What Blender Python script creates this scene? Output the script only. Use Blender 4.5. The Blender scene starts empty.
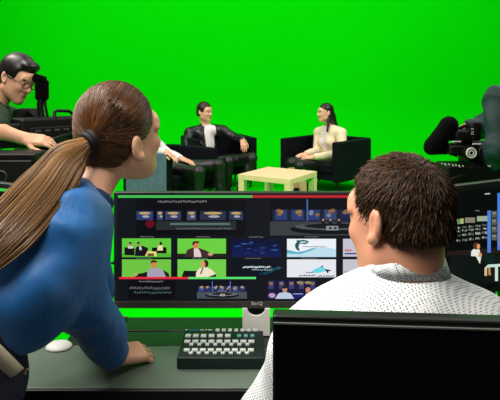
import bpy, bmesh, math, random
import numpy as np
from mathutils import Vector, Matrix

random.seed(7); rng = np.random.default_rng(7)
SC = bpy.context.scene
COL = SC.collection
PI = math.pi

# ------------------------------------------------------------------ camera
F, CX, HY, H = 550.0, 250.0, 85.0, 1.5
cd = bpy.data.cameras.new('camera'); cam = bpy.data.objects.new('camera', cd); COL.objects.link(cam)
cam.location = (0, 0, H); cam.rotation_euler = (PI/2, 0, 0)
cd.sensor_width = 36.0; cd.lens = 36.0*F/500.0; cd.shift_y = -(200-HY)/500.0
cd.clip_start = .02; cd.clip_end = 60
SC.camera = cam

def P(px, py, Y):
    return np.array([(px-CX)*Y/F, Y, H-(py-HY)*Y/F])
def Pz(px, py, z):
    Y = (H-z)*F/(py-HY)
    return np.array([(px-CX)*Y/F, Y, z])
def nrm(v):
    v = np.asarray(v, float); return v/np.linalg.norm(v)

# ------------------------------------------------------------------ materials
MATS = {}
def lin(c):
    return tuple(((x/255)/12.92 if x/255 <= .04045 else ((x/255+.055)/1.055)**2.4) for x in c)
def mat(name, rgb, rough=.6, metal=0., bump=0., bscale=30., bstretch=None, var=0., vscale=6., spec=.5, sss=0., sheen=0.):
    if name in MATS: return MATS[name]
    m = bpy.data.materials.new(name); m.use_nodes = True; MATS[name] = m
    nt = m.node_tree; b = nt.nodes['Principled BSDF']
    c = lin(rgb)
    b.inputs['Base Color'].default_value = (*c, 1); b.inputs['Roughness'].default_value = rough
    b.inputs['Metallic'].default_value = metal; b.inputs['Specular IOR Level'].default_value = spec
    if sss: 
        b.inputs['Subsurface Weight'].default_value = sss; b.inputs['Subsurface Scale'].default_value = .01
        b.inputs['Subsurface Radius'].default_value = (1, .4, .2)
    if sheen: b.inputs['Sheen Weight'].default_value = sheen
    tc = nt.nodes.new('ShaderNodeTexCoord'); mp = nt.nodes.new('ShaderNodeMapping')
    nt.links.new(tc.outputs['Object'], mp.inputs['Vector'])
    if bstretch: mp.inputs['Scale'].default_value = bstretch
    if var:
        n = nt.nodes.new('ShaderNodeTexNoise'); n.inputs['Scale'].default_value = vscale; n.inputs['Detail'].default_value = 4
        nt.links.new(mp.outputs[0], n.inputs['Vector'])
        mx = nt.nodes.new('ShaderNodeMix'); mx.data_type = 'RGBA'
        mx.inputs[6].default_value = (*[x*(1-var) for x in c], 1); mx.inputs[7].default_value = (*[min(1, x*(1+var)) for x in c], 1)
        nt.links.new(n.outputs['Fac'], mx.inputs[0]); nt.links.new(mx.outputs[2], b.inputs['Base Color'])
    if bump:
        n2 = nt.nodes.new('ShaderNodeTexNoise'); n2.inputs['Scale'].default_value = bscale; n2.inputs['Detail'].default_value = 3
        nt.links.new(mp.outputs[0], n2.inputs['Vector'])
        bp = nt.nodes.new('ShaderNodeBump'); bp.inputs['Strength'].default_value = bump; bp.inputs['Distance'].default_value = .01
        nt.links.new(n2.outputs['Fac'], bp.inputs['Height']); nt.links.new(bp.outputs[0], b.inputs['Normal'])
    return m
def emat(rgb, k=1.0):
    key = 'screen_%02x%02x%02x_%d' % (*[int(v) for v in rgb], int(k*100))
    if key in MATS: return MATS[key]
    m = bpy.data.materials.new(key); m.use_nodes = True; MATS[key] = m
    b = m.node_tree.nodes['Principled BSDF']
    b.inputs['Base Color'].default_value = (.004, .004, .005, 1); b.inputs['Roughness'].default_value = .5
    b.inputs['Specular IOR Level'].default_value = .1
    b.inputs['Emission Color'].default_value = (*lin(rgb), 1); b.inputs['Emission Strength'].default_value = k
    return m
def hair_mat(name, dark, light, rough=.38, spec=.45):
    m = bpy.data.materials.new(name); m.use_nodes = True; MATS[name] = m
    nt = m.node_tree; b = nt.nodes['Principled BSDF']; b.inputs['Roughness'].default_value = rough
    b.inputs['Specular IOR Level'].default_value = spec
    g = nt.nodes.new('ShaderNodeNewGeometry'); mx = nt.nodes.new('ShaderNodeMix'); mx.data_type = 'RGBA'
    mx.inputs[6].default_value = (*lin(dark), 1); mx.inputs[7].default_value = (*lin(light), 1)
    nt.links.new(g.outputs['Random Per Island'], mx.inputs[0]); nt.links.new(mx.outputs[2], b.inputs['Base Color'])
    return m

# ------------------------------------------------------------------ object helpers
def link(name, me, mats, parent=None, smooth=True):
    o = bpy.data.objects.new(name, me); COL.objects.link(o)
    for m in (mats if isinstance(mats, (list, tuple)) else [mats]): me.materials.append(m)
    if parent is not None:
        o.parent = parent; o.matrix_parent_inverse = Matrix.Translation(-PWORLD[parent])
    if smooth: me.polygons.foreach_set('use_smooth', [True]*len(me.polygons))
    PWORLD[o] = Vector((0, 0, 0))
    return o
PWORLD = {}
def thing(name, label, cat, loc, group=None):
    o = bpy.data.objects.new(name, None); COL.objects.link(o); o.location = Vector(loc); o.empty_display_size = .1
    PWORLD[o] = Vector(loc)
    return tag(o, label, cat, group)
def tag(o, label, cat, group=None, kind=None):
    if label: o['label'] = label
    if cat: o['category'] = cat
    if group: o['group'] = group
    if kind: o['kind'] = kind
    return o
def struct(o):
    o['kind'] = 'structure'; return o

class MB:
    """collects shapes and links them as one mesh"""
    def __init__(s): s.bm = bmesh.new(); s.flat = True
    def box(s, c, size, rot=None, bevel=0., seg=2):
        """rot: 3x3 columns = local axes"""
        t = bmesh.new(); bmesh.ops.create_cube(t, size=1.0)
        for v in t.verts: v.co = Vector((v.co.x*size[0], v.co.y*size[1], v.co.z*size[2]))
        if bevel: bmesh.ops.bevel(t, geom=t.edges[:], offset=bevel, segments=seg, affect='EDGES', profile=.5)
        s._add(t, c, rot); return s
    def cyl(s, a, b, ra, rb=None, n=20, cap=True):
        rb = ra if rb is None else rb
        a = Vector(a); b = Vector(b); d = b-a
        t = bmesh.new(); bmesh.ops.create_cone(t, cap_ends=cap, segments=n, radius1=ra, radius2=rb, depth=d.length)
        q = d.to_track_quat('Z', 'Y').to_matrix().to_4x4()
        t.transform(Matrix.Translation((a+b)/2) @ q); s._merge(t); return s
    def sph(s, c, r, rot=None, seg=20):
        t = bmesh.new(); bmesh.ops.create_uvsphere(t, u_segments=seg, v_segments=seg//2+2, radius=1)
        r = (r, r, r) if not hasattr(r, '__len__') else r
        for v in t.verts: v.co = Vector((v.co.x*r[0], v.co.y*r[1], v.co.z*r[2]))
        s._add(t, c, rot); return s
    def torus(s, c, R, r, axis=(0, 0, 1), n=28, k=8):
        pts = [Vector((R*math.cos(2*PI*i/n), R*math.sin(2*PI*i/n), 0)) for i in range(n)]
        q = Vector(axis).to_track_quat('Z', 'Y')
        s.tube([Vector(c)+q @ p for p in pts], r, k, closed=True); return s
    def tube(s, pts, r, k=8, closed=False):
        pts = [Vector(p) for p in pts]; n = len(pts); rad = r if hasattr(r, '__len__') else [r]*n
        ring = []; up = Vector((0, 0, 1)); prev = None
        for i, p in enumerate(pts):
            if closed: t = pts[(i+1) % n]-pts[i-1]
            else: t = pts[min(i+1, n-1)]-pts[max(i-1, 0)]
            t.normalize()
            if prev is None:
                prev = t.cross(up if abs(t.z) < .9 else Vector((1, 0, 0))).normalized()
            prev = (prev-t*prev.dot(t)).normalized(); w = t.cross(prev)
            ring.append([s.bm.verts.new(p+(prev*math.cos(2*PI*j/k)+w*math.sin(2*PI*j/k))*rad[i]) for j in range(k)])
        for i in range(n if closed else n-1):
            A, B = ring[i], ring[(i+1) % n]
            for j in range(k): s.bm.faces.new((A[j], A[(j+1) % k], B[(j+1) % k], B[j]))
        if not closed:
            s.bm.faces.new(ring[0][::-1]); s.bm.faces.new(ring[-1])
        return s
    def prism(s, poly, z0, z1, M=None, bevel=0., seg=2):
        t = bmesh.new()
        lo = [t.verts.new((x, y, z0)) for x, y in poly]; hi = [t.verts.new((x, y, z1)) for x, y in poly]
        n = len(poly)
        t.faces.new(lo[::-1]); t.faces.new(hi)
        for i in range(n): t.faces.new((lo[i], lo[(i+1) % n], hi[(i+1) % n], hi[i]))
        bmesh.ops.recalc_face_normals(t, faces=t.faces[:])
        if bevel:
            es = [e for e in t.edges if e.calc_face_angle(0) > .6]
            bmesh.ops.bevel(t, geom=es, offset=bevel, segments=seg, affect='EDGES', profile=.5)
        if M is not None: t.transform(M)
        s._merge(t); return s
    def _add(s, t, c, rot):
        M = Matrix.Translation(Vector(c))
        if rot is not None: M = M @ Matrix([[rot[i][j] for j in range(3)] for i in range(3)]).to_4x4()
        t.transform(M); s._merge(t)
    def _merge(s, t):
        me = bpy.data.meshes.new('tmp'); t.to_mesh(me); t.free(); s.bm.from_mesh(me); bpy.data.meshes.remove(me)
    def build(s, name, m, parent=None, smooth=True):
        me = bpy.data.meshes.new(name); bmesh.ops.recalc_face_normals(s.bm, faces=s.bm.faces[:]); s.bm.to_mesh(me); s.bm.free()
        o = link(name, me, m, parent, smooth)
        if smooth: 
            me.set_sharp_from_angle(angle=1.0)
            wn = o.modifiers.new('weighted', 'WEIGHTED_NORMAL'); wn.mode = 'FACE_AREA'; wn.weight = 80; wn.keep_sharp = True
        return o

def axes(d, up=(0, 0, 1)):
    """columns: right, forward, up"""
    f = nrm(d); r = nrm(np.cross(f, up)); u = np.cross(r, f)
    return np.stack([r, f, u], 1)

# ------------------------------------------------------------------ implicit surfaces
class SDF:
    def __init__(s): s.p = []
    def ell(s, c, r, R=None, k=.02, op='+'): s.p.append(('e', np.array(c, float), np.array(r, float), np.eye(3) if R is None else R, k, op)); return s
    def cone(s, a, b, ra, rb, k=.02, op='+'): s.p.append(('c', np.array(a, float), np.array(b, float), (ra, rb), k, op)); return s
    def box(s, c, h, R=None, rr=.01, k=.01, op='+'): s.p.append(('b', np.array(c, float), np.array(h, float), np.eye(3) if R is None else R, rr, k, op)); return s
    def chain(s, pts, rs, k=.015):
        for i in range(len(pts)-1): s.cone(pts[i], pts[i+1], rs[i], rs[i+1], k)
        return s
    def bounds(s, q, pad=0.):
        if q[0] == 'c':
            r = max(q[3])+pad; return np.minimum(q[1], q[2])-r, np.maximum(q[1], q[2])+r
        r = (np.abs(q[3]) @ q[2]) + pad
        return q[1]-r, q[1]+r
    def evalp(s, q, X):
        if q[0] == 'c':
            a, b = q[1], q[2]; ba = b-a; L = float(ba @ ba)+1e-12
            d = X-a; t = np.clip((d @ ba)/L, 0, 1)
            return np.linalg.norm(d-t[..., None]*ba, axis=-1)-(q[3][0]+(q[3][1]-q[3][0])*t)
        if q[0] == 'e':
            l = (X-q[1]) @ q[3]; k0 = np.linalg.norm(l/q[2], axis=-1); k1 = np.linalg.norm(l/q[2]**2, axis=-1)+1e-9
            return k0*(k0-1)/k1
        l = np.abs((X-q[1]) @ q[3])-(q[2]-q[4])
        return np.linalg.norm(np.maximum(l, 0), axis=-1)+np.minimum(l.max(-1), 0)-q[4]
    def mesh(s, h, name, noise=None):
        lo = np.full(3, 1e9); hi = -lo
        for q in s.p:
            if q[-1] == '+': a, b = s.bounds(q); lo = np.minimum(lo, a); hi = np.maximum(hi, b)
        lo -= 3*h; hi += 3*h
        n = np.ceil((hi-lo)/h).astype(int)+1
        Fd = np.full(n, 1.0, np.float32)
        ax = [lo[i]+h*np.arange(n[i]) for i in range(3)]
        for q in s.p:
            k = q[-2]; a, b = s.bounds(q, k+3*h)
            i0 = np.maximum(np.floor((a-lo)/h).astype(int), 0); i1 = np.minimum(np.ceil((b-lo)/h).astype(int)+1, n)
            if (i1 <= i0).any(): continue
            sl = tuple(slice(i0[i], i1[i]) for i in range(3))
            G = np.stack(np.meshgrid(ax[0][sl[0]], ax[1][sl[1]], ax[2][sl[2]], indexing='ij'), -1)
            d = s.evalp(q, G); f = Fd[sl]
            if q[-1] == '+':
                w = np.maximum(k-np.abs(f-d), 0)/max(k, 1e-6); Fd[sl] = np.minimum(f, d)-w*w*k*.25
            else:
                d = -d; w = np.maximum(k-np.abs(f-d), 0)/max(k, 1e-6); Fd[sl] = np.maximum(f, d)+w*w*k*.25
        return nets(Fd, lo, h, name, noise)

def nets(Fd, lo, h, name, noise=None):
    ins = Fd < 0
    n = np.array(Fd.shape)-1
    cnt = np.zeros(n, np.int8)
    cs = [(i, j, k) for i in (0, 1) for j in (0, 1) for k in (0, 1)]
    for i, j, k in cs: cnt += ins[i:i+n[0], j:j+n[1], k:k+n[2]]
    mask = (cnt > 0) & (cnt < 8)
    cells = np.argwhere(mask); idx = np.full(n, -1, np.int32); idx[mask] = np.arange(len(cells))
    acc = np.zeros((len(cells), 3)); num = np.zeros(len(cells))
    for a in cs:
        for axi in range(3):
            if a[axi]: continue
            b = list(a); b[axi] = 1
            A = cells+np.array(a); B = cells+np.array(b)
            fa = Fd[tuple(A.T)].astype(float); fb = Fd[tuple(B.T)].astype(float)
            x = (fa < 0) != (fb < 0); t = np.where(x, fa/np.where(x, fa-fb, 1), 0)
            p = np.array(a, float)[None]+np.zeros((len(cells), 3)); p[:, axi] += t
            acc += p*x[:, None]; num += x
    V = (cells+acc/num[:, None])*h+lo
    quads = []
    for axi in range(3):
        sa = [slice(1, None)]*3; sb = [slice(1, None)]*3
        sa[axi] = slice(0, -1)
        A = ins[tuple(sa)]; sb[axi] = slice(1, None); B = ins[tuple(sb)]
        e = np.argwhere(A != B); 
        if not len(e): continue
        flip = A[tuple(e.T)]
        e = e+1; e[:, axi] -= 1
        u, v = [(1, 2), (2, 0), (0, 1)][axi]
        def cell(du, dv):
            c = e.copy(); c[:, u] += du; c[:, v] += dv
            ok = (c < n).all(1) & (c >= 0).all(1)
            c = np.clip(c, 0, n-1); r = idx[tuple(c.T)]; r[~ok] = -1; return r
        q = np.stack([cell(-1, -1), cell(0, -1), cell(0, 0), cell(-1, 0)], 1)
        q[~flip] = q[~flip][:, ::-1]
        quads.append(q[(q >= 0).all(1)])
    Q = np.concatenate(quads).astype(np.int32)
    if noise is not None: V = noise(V)
    return raw_mesh(name, V, Q)

def raw_mesh(name, V, Q):
    me = bpy.data.meshes.new(name); k = Q.shape[1]
    me.vertices.add(len(V)); me.vertices.foreach_set('co', np.asarray(V, np.float32).ravel())
    me.loops.add(Q.size); me.loops.foreach_set('vertex_index', Q.ravel().astype(np.int32))
    me.polygons.add(len(Q)); me.polygons.foreach_set('loop_start', np.arange(0, Q.size, k, dtype=np.int32))
    me.update(calc_edges=True); me.validate()
    return me

def paint(me, fn):
    """fn(centres) -> material indices"""
    c = np.empty(len(me.polygons)*3, np.float32); me.polygons.foreach_get('center', c)
    me.polygons.foreach_set('material_index', fn(c.reshape(-1, 3)).astype(np.int32))

def strands(paths, radii, name, k=3):
    """paths: (n, m, 3); radii: (m,) or (n, m) -> one mesh of thin tubes"""
    paths = np.asarray(paths, float); n, m, _ = paths.shape
    rad = np.broadcast_to(np.asarray(radii, float), (n, m))
    t = np.gradient(paths, axis=1); t /= np.linalg.norm(t, axis=2, keepdims=True)+1e-9
    ref = np.array([.31, .52, .79]); a = np.cross(t, ref); a /= np.linalg.norm(a, axis=2, keepdims=True)+1e-9; b = np.cross(t, a)
    V = np.stack([paths+(a*math.cos(2*PI*j/k)+b*math.sin(2*PI*j/k))*rad[..., None] for j in range(k)], 2)  # n,m,k,3
    base = np.arange(n)[:, None, None]*m*k+np.arange(m-1)[None, :, None]*k
    j = np.arange(k)[None, None, :]; j2 = (j+1) % k
    Q = np.stack([base+j, base+j2, base+k+j2, base+k+j], -1).reshape(-1, 4)
    return raw_mesh(name, V.reshape(-1, 3), Q)

# ------------------------------------------------------------------ people
def wrinkle(amp, freq, seed=0, zone=None):
    r = np.random.default_rng(seed)
    ks = r.normal(size=(7, 3))*freq; ph = r.uniform(0, 6.28, 7); ds = r.normal(size=(7, 3)); ds /= np.linalg.norm(ds, axis=1, keepdims=True)
    def f(V):
        W = V.copy()
        for k, p, d in zip(ks, ph, ds):
            q = V @ k+p; q = q+1.2*np.sin(V @ np.roll(k, 1)*.6+p)
            W += (np.sin(q)*amp/2.2)[:, None]*d
        return W
    return f

class Head:
    """local: x right, y forward, z up; origin between the eyes' height at the middle of the head"""
    def __init__(s, origin, fwd, up=(0, 0, 1), sc=1.0, jaw=1.0, ear=0.):
        s.jaw, s.ear = jaw, ear; s.o = np.array(origin, float); s.R = axes(fwd, up); s.s = sc
    def w(s, p):
        p = np.array(p, float); p[2] *= s.jaw if p[2] < 0 else 1.0
        return s.o+s.R @ (p*s.s)
    def loc(s, X): return ((X-s.o) @ s.R)/s.s
    def e(s, S, c, r, k=.02, op='+', rot=None): S.ell(s.w(c), np.array(r)*s.s, s.R if rot is None else s.R @ rot, k*s.s, op)
    def c(s, S, a, b, ra, rb, k=.02, op='+'): S.cone(s.w(a), s.w(b), ra*s.s, rb*s.s, k*s.s, op)
    def b(s, S, c, h, rr=.01, k=.01, op='+'): S.box(s.w(c), np.array(h)*s.s, s.R, rr*s.s, k*s.s, op)
    def skin(s, S, fem=False):
        j = .9 if fem else 1.0
        s.e(S, (0, -.012, .04), (.073, .094, .078), .02)
        s.e(S, (0, .028, -.015), (.066*j, .066, .085), .03)
        s.e(S, (0, .038, -.062), (.052*j, .05, .048), .03)
        s.c(S, (-.045*j, .0, -.06), (0, .072, -.098), .022, .02, .03); s.c(S, (.045*j, .0, -.06), (0, .072, -.098), .022, .02, .03)
        s.e(S, (0, .08, .035), (.05, .02, .03), .02)
        for x in (-1, 1):
            s.e(S, (x*.034, .07, -.022), (.02, .022, .02), .02)
            s.e(S, (x*.031, .1, .004), (.016, .014, .011), .012, '-')
            s.e(S, (x*.03, .081, .003), (.0135, .0125, .0115), .004)
            s.c(S, (x*.05, .076, .021), (x*.014, .094, .022), .007, .008, .01)
        s.c(S, (0, .093, .008), (0, .113, -.026), .008, .0125, .012)
        s.e(S, (.012, .1, -.031), (.009, .01, .008), .008); s.e(S, (-.012, .1, -.031), (.009, .01, .008), .008)
        s.e(S, (0, .092, -.056), (.021, .012, .007), .006); s.e(S, (0, .091, -.067), (.019, .012, .008), .006)
        for x in (-1, 1):
            rot = Matrix.Rotation(x*.35, 3, 'Z') @ Matrix.Rotation(.2, 3, 'X'); rot = np.array(rot)
            s.e(S, (x*.078, -.008, -.004+s.ear), (.009, .02, .033), .006, '+', rot)
            s.e(S, (x*.086, -.003, -.002+s.ear), (.006, .011, .02), .005, '-', rot)
            s.e(S, (x*.079, .004, -.03+s.ear), (.007, .009, .011), .006)
    def paint(s, me, mats_eye=1, mats_brow=2, mats_lip=3, iris=4):
        def fn(C):
            L = s.loc(C); m = np.zeros(len(C))
            for x in (-1, 1):
                m[(((L-np.array([x*.03, .0905, .003]))/np.array([.012, .01, .0065]))**2).sum(1) < 1] = mats_eye
                m[(((L-np.array([x*.03, .095, .003]))/np.array([.0055, .01, .006]))**2).sum(1) < 1] = iris
                m[(((L-np.array([x*.033, .088, .026]))/np.array([.02, .018, .0055]))**2).sum(1) < 1] = mats_brow
            m[(((L-np.array([0, .1, -.062]))/np.array([.021, .014, .011]))**2).sum(1) < 1] = mats_lip
            return m
        paint(me, fn)
    def short_hair(s, S, top=.086, fringe=.07, thick=.012, nape=-.06):
        t = thick
        s.e(S, (0, -.014, .042), (.073+t, .094+t, top+t*.4), .02)
        s.e(S, (0, -.05, -.02), (.066+t*.6, .05+t, .06), .03)
        s.b(S, (0, .14, fringe-.2), (.13, .09, .2), .02, .012, '-')
        s.b(S, (0, .06, -.11), (.14, .075, .105), .012, .012, '-')
        s.b(S, (0, 0, nape-.1), (.2, .2, .1), .02, .02, '-')

def hand(S, wrist, fdir, dorsal, side, sc=1.0, curl=.35, spread=.06, thumb_in=0.):
    """side +1: thumb on the local +x side"""
    f = nrm(fdir); x = nrm(np.cross(f, dorsal)); d = np.cross(x, f); R = np.stack([x, f, d], 1)
    W = lambda p: np.array(wrist)+R @ (np.array(p)*sc)
    S.box(W((0, .05, 0)), np.array((.04, .05, .014))*sc, R, .013*sc, .012*sc)
    S.cone(W((0, -.01, 0)), W((0, .03, 0)), .027*sc, .024*sc, .02*sc)
    for i, (bx, L) in enumerate(((.03, .072), (.0105, .082), (-.0095, .076), (-.029, .06))):
        bx *= side; p = np.array([bx, .094-.004*abs(i-1.3), 0.]); a = spread*(1.5-i)*side; ang = curl*.5; r = .0092 if i < 3 else .008
        S.cone(W(p-np.array([0, .03, 0])), W(p), .0095*sc, r*sc, .004*sc)
        for seg in (.45, .32, .23):
            q = p+L*seg*np.array([math.sin(a)*math.cos(ang), math.cos(a)*math.cos(ang), -math.sin(ang)])
            S.cone(W(p), W(q), r*sc, (r-.0008)*sc, .003*sc); r -= .0008; p = q; ang += curl
    t = [np.array([side*.028, .02, -.004]), np.array([side*(.055-thumb_in*.02), .05, -.014]), np.array([side*(.062-thumb_in*.035), .08, -.02-thumb_in*.008]), np.array([side*(.058-thumb_in*.045), .103, -.026-thumb_in*.012])]
    for i in range(3): S.cone(W(t[i]), W(t[i+1]), (.0135, .0105, .0095)[i]*sc, (.0105, .0095, .008)[i]*sc, .006*sc)

SKIN = mat('skin_light', (226, 172, 140), .5, sss=.12, var=.06, vscale=25)
SKIN_F = mat('skin_fair', (232, 178, 146), .48, sss=.12, var=.05, vscale=25)
SKIN_M = mat('skin_warm', (222, 158, 126), .5, sss=.12, var=.08, vscale=30)
EYE = mat('eye_white', (220, 215, 210), .25); IRIS = mat('eye_iris', (40, 26, 18), .2)
LIP = mat('lips', (176, 92, 84), .45); LIPM = mat('lips_pale', (190, 120, 100), .5)
BROW = mat('eyebrow_dark', (48, 32, 24), .7)

class Figure:
    """j: joints in world space (neck, chest, pelvis, shoulder_l/r, elbow_*, wrist_*, hip_*, knee_*, ankle_*)"""
    def __init__(s, root, j, head, tdir, sc=1.0, h=.006, fem=False):
        s.root, s.j, s.head, s.sc, s.h, s.fem = root, {k: np.array(v, float) for k, v in j.items()}, head, sc, h, fem
        up = nrm(s.j['neck']-s.j['pelvis']); f = np.array(tdir, float); f = nrm(f-up*(f @ up)); s.R = np.stack([np.cross(f, up), f, up], 1); s.up = up; s.f = f
    def torso(s, S, g=0., k=.05, low=True, wide=1.0):
        J, c, R = s.j, s.sc, s.R; n, p = J['neck'], J['pelvis']; L = np.linalg.norm(n-p)
        sh = .9 if s.fem else 1.0
        at = lambda t, fy=0: p+s.up*L*t+s.f*fy*c
        if low: S.ell(at(.0), np.array((.155, .115, .11))*c+g, R, k)
        S.ell(at(.27), np.array((.128*sh*wide, .1*wide, .13))*c+g, R, k)
        S.ell(at(.52, .005), np.array((.15*sh, .112, .14))*c+g, R, k)
        S.ell(at(.76, .0), np.array((.15*sh, .105, .12))*c+g, R, k)
        if s.fem:
            for x in (-1, 1): S.ell(at(.62, .085)+R[:, 0]*x*.065*c, np.array((.055, .05, .055))*c+g, R, .04)
        for a in 'lr':
            S.cone(n-s.up*.035*c, J['shoulder_'+a], .052*c+g, .056*c+g, k)
    def arm(s, S, a, g=0., end=1.0, k=.02, rs=(.054, .043, .028)):
        J, c = s.j, s.sc
        S.cone(J['shoulder_'+a], J['elbow_'+a], rs[0]*c+g, rs[1]*c+g, k)
        w = J['elbow_'+a]+(J['wrist_'+a]-J['elbow_'+a])*end
        S.cone(J['elbow_'+a], w, rs[1]*c+g, (rs[1]+(rs[2]-rs[1])*end)*c+g, k)
    def neck(s, S, r=.052):
        r *= s.sc*(.88 if s.fem else 1.0)
        S.cone(s.j['neck']-s.up*.03*s.sc, s.head.w((0, -.025, -.055)), r*1.12, r, .03)
    def leg(s, S, a, g=0., k=.03, to='ankle', rs=(.092, .062, .042)):
        J, c = s.j, s.sc
        S.cone(J['hip_'+a], J['knee_'+a], rs[0]*c+g, rs[1]*c+g, k)
        if to == 'ankle': S.cone(J['knee_'+a], J['ankle_'+a], rs[1]*c+g, rs[2]*c+g, k)
    def body(s, skin, hands=(), lips=LIP, legs=False, neck_r=.052):
        S = SDF(); s.torso(S); s.neck(S, neck_r); s.head.skin(S, s.fem)
        for a in 'lr':
            if 'elbow_'+a in s.j: s.arm(S, a)
            if legs: s.leg(S, a)
        for hd in hands: hand(S, **hd)
        me = S.mesh(s.h, 'body'); s.head.paint(me)
        return link('body', me, [skin, EYE, BROW, lips, IRIS], s.root)
    def cloth(s, name, m, build, noise=None, h=None):
        S = SDF(); build(S); return link(name, S.mesh(h or s.h, name, noise), m, s.root)
    def shoes(s, m, fdirs, sz=.25):
        for a in 'lr':
            S = SDF(); k = s.j['ankle_'+a]; f = nrm(np.array([*fdirs[:2], 0])); c = s.sc
            fl = np.array([k[0], k[1], .0])
            S.cone(fl+[0, 0, .045*c]-f*.04*c, fl+[0, 0, .035*c]+f*.15*c, .042*c, .033*c, .02); S.cone(k, fl+[0, 0, .05*c], .045*c, .045*c, .03)
            S.box(fl-[0, 0, .06], (.4, .4, .06), None, .005, .004, '-')
            link('shoe', S.mesh(.006, 'shoe'), m, s.root)

# ------------------------------------------------------------------ shell: studio floor and the green cyclorama
def green_mat():
    m = mat('chroma_green_paint', (0, 211, 0), .85, bump=.02, bscale=60, spec=0.)
    nt = m.node_tree; b = nt.nodes['Principled BSDF']; tc = nt.nodes.new('ShaderNodeTexCoord')
    n = nt.nodes.new('ShaderNodeTexNoise'); n.inputs['Scale'].default_value = .5; n.inputs['Detail'].default_value = 5
    nt.links.new(tc.outputs['Object'], n.inputs['Vector'])
    mx = nt.nodes.new('ShaderNodeMix'); mx.data_type = 'RGBA'
    mx.inputs[6].default_value = (.001, .60, .001, 1); mx.inputs[7].default_value = (.002, .68, .002, 1)
    nt.links.new(n.outputs['Fac'], mx.inputs[0]); nt.links.new(mx.outputs[2], b.inputs['Base Color'])
    return m
GREEN = green_mat()
fl = MB().box((0, 2.0, -.06), (22, 24, .1)); struct(fl.build('floor', mat('studio_floor', (58, 60, 60), .5, var=.2), smooth=False))
struct(MB().box((0, (1.78+9.85)/2, -.004), (18, 9.85-1.78, .008)).build('floor', GREEN, smooth=False))
def cyc():
    YW, Rc = 11.0, 1.2
    an = np.linspace(0, PI/2, 13)
    prof = [(YW-Rc+Rc*math.sin(a), Rc-Rc*math.cos(a)) for a in an]+[(YW, 5.2)]
    back = [(YW-Rc+(Rc+.05)*math.sin(a), Rc-(Rc+.05)*math.cos(a)) for a in an]+[(YW+.05, 5.2)]
    M = Matrix(((0, 0, 1, 0), (1, 0, 0, 0), (0, 1, 0, 0), (0, 0, 0, 1)))
    return MB().prism(prof+back[::-1], -9, 9, M)
struct(cyc().build('wall_back', GREEN))

# ------------------------------------------------------------------ stage furniture
VELVET = mat('black_upholstery', (6, 9, 16), .8, bump=.15, bscale=60, var=.3, vscale=8, spec=.15)
VELVET_LIT = mat('lit_slate_velvet', (84, 100, 132), .8, bump=.25, bscale=45, var=.5, vscale=14, sheen=.2)  # paler copy of the black upholstery, with the light on it put into the colour
BLACKM = mat('black_metal', (12, 12, 13), .4, metal=.3)
def armchair(center, yaw, label, W=.92, D=.85, zt=.7, m=VELVET, side=None):
    """yaw: front direction angle; local x right of picture, y back"""
    root = thing('armchair', label, 'armchair', (center[0], center[1], 0), 'tub armchairs on the green stage')
    M = Matrix.Translation((center[0], center[1], 0)) @ Matrix.Rotation(yaw, 4, 'Z')
    w, d, t, r = W/2, D/2, .11, .16
    out = [(w, -d)]+[(w-r+r*math.cos(a), d-r+r*math.sin(a)) for a in np.linspace(0, PI/2, 7)]+[(-w+r-r*math.sin(a), d-r+r*math.cos(a)) for a in np.linspace(0, PI/2, 7)]+[(-w, -d)]
    ri = .07
    inn = [(-w+t, -d)]+[(-w+t+ri-ri*math.cos(a), d-t-ri+ri*math.sin(a)) for a in np.linspace(0, PI/2, 5)]+[(w-t-ri+ri*math.sin(a), d-t-ri+ri*math.cos(a)) for a in np.linspace(0, PI/2, 5)]+[(w-t, -d)]
    MB().prism(out+inn, .19, zt, M, .018, 3).build('tub_shell', m, root)
    MB().prism([(-w+t, -d+.03), (w-t, -d+.03), (w-t, d-t), (-w+t, d-t)], .2, .3, M, .01).build('seat_base', m, root)
    MB().prism([(-w+t+.005, -d-.005), (w-t-.005, -d-.005), (w-t-.005, d-t-.01), (-w+t+.005, d-t-.01)], .3, .43, M, .03, 4).build('seat_cushion', m, root)
    if side: MB().prism([(-w-.008, -d), (-w+.004, -d), (-w+.004, d-r), (-w-.008, d-r)], .195, zt+.004, M, .003).build('side_panel', side, root)  # thin added facing; its paler colour paints the light on the outer arm
    for sx in (-1, 1):
        for sy in (-1, 1):
            a = M @ Vector((sx*(w-.07), sy*(d-.08), 0)); MB().cyl(a, a+Vector((0, 0, .2)), .014, .018, 12).build('leg', BLACKM, root)
    return root
R = math.radians
armchair((1.13, 8.0), -R(42), 'black tub armchair with a dark haired woman in cream jacket seated in it', 1.0, .97, .73)
armchair((-.50, 8.28), R(21), 'black tub armchair under the man in dark jacket and open collar', .97, .85, .73)
armchair((-1.02, 6.92), R(53), 'black tub armchair nearest the desk with its lit side painted slate blue, partly behind the ponytailed woman', side=VELVET_LIT)

WOOD = mat('pale_birch', (246, 208, 168), .5, var=.12, vscale=5, bstretch=(1, 8, 1))
tc_ = np.array([.337, 6.56]); tr_ = .45
tb = thing('coffee_table', 'square pale birch coffee table with thick legs between the armchairs', 'table', (tc_[0], tc_[1], 0))
Mt = Matrix.Translation((tc_[0], tc_[1], 0)) @ Matrix.Rotation(R(-32), 4, 'Z')
hs = .345
MB().prism([(-hs, -hs), (hs, -hs), (hs, hs), (-hs, hs)], .395, .455, Mt, .003).build('table_top', WOOD, tb)
for sx in (-1, 1):
    for sy in (-1, 1):
        x, y, q = sx*(hs-.039), sy*(hs-.039), .038
        MB().prism([(x-q, y-q), (x+q, y-q), (x+q, y+q), (x-q, y+q)], 0, .395, Mt, .002).build('leg', WOOD, tb)

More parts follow.
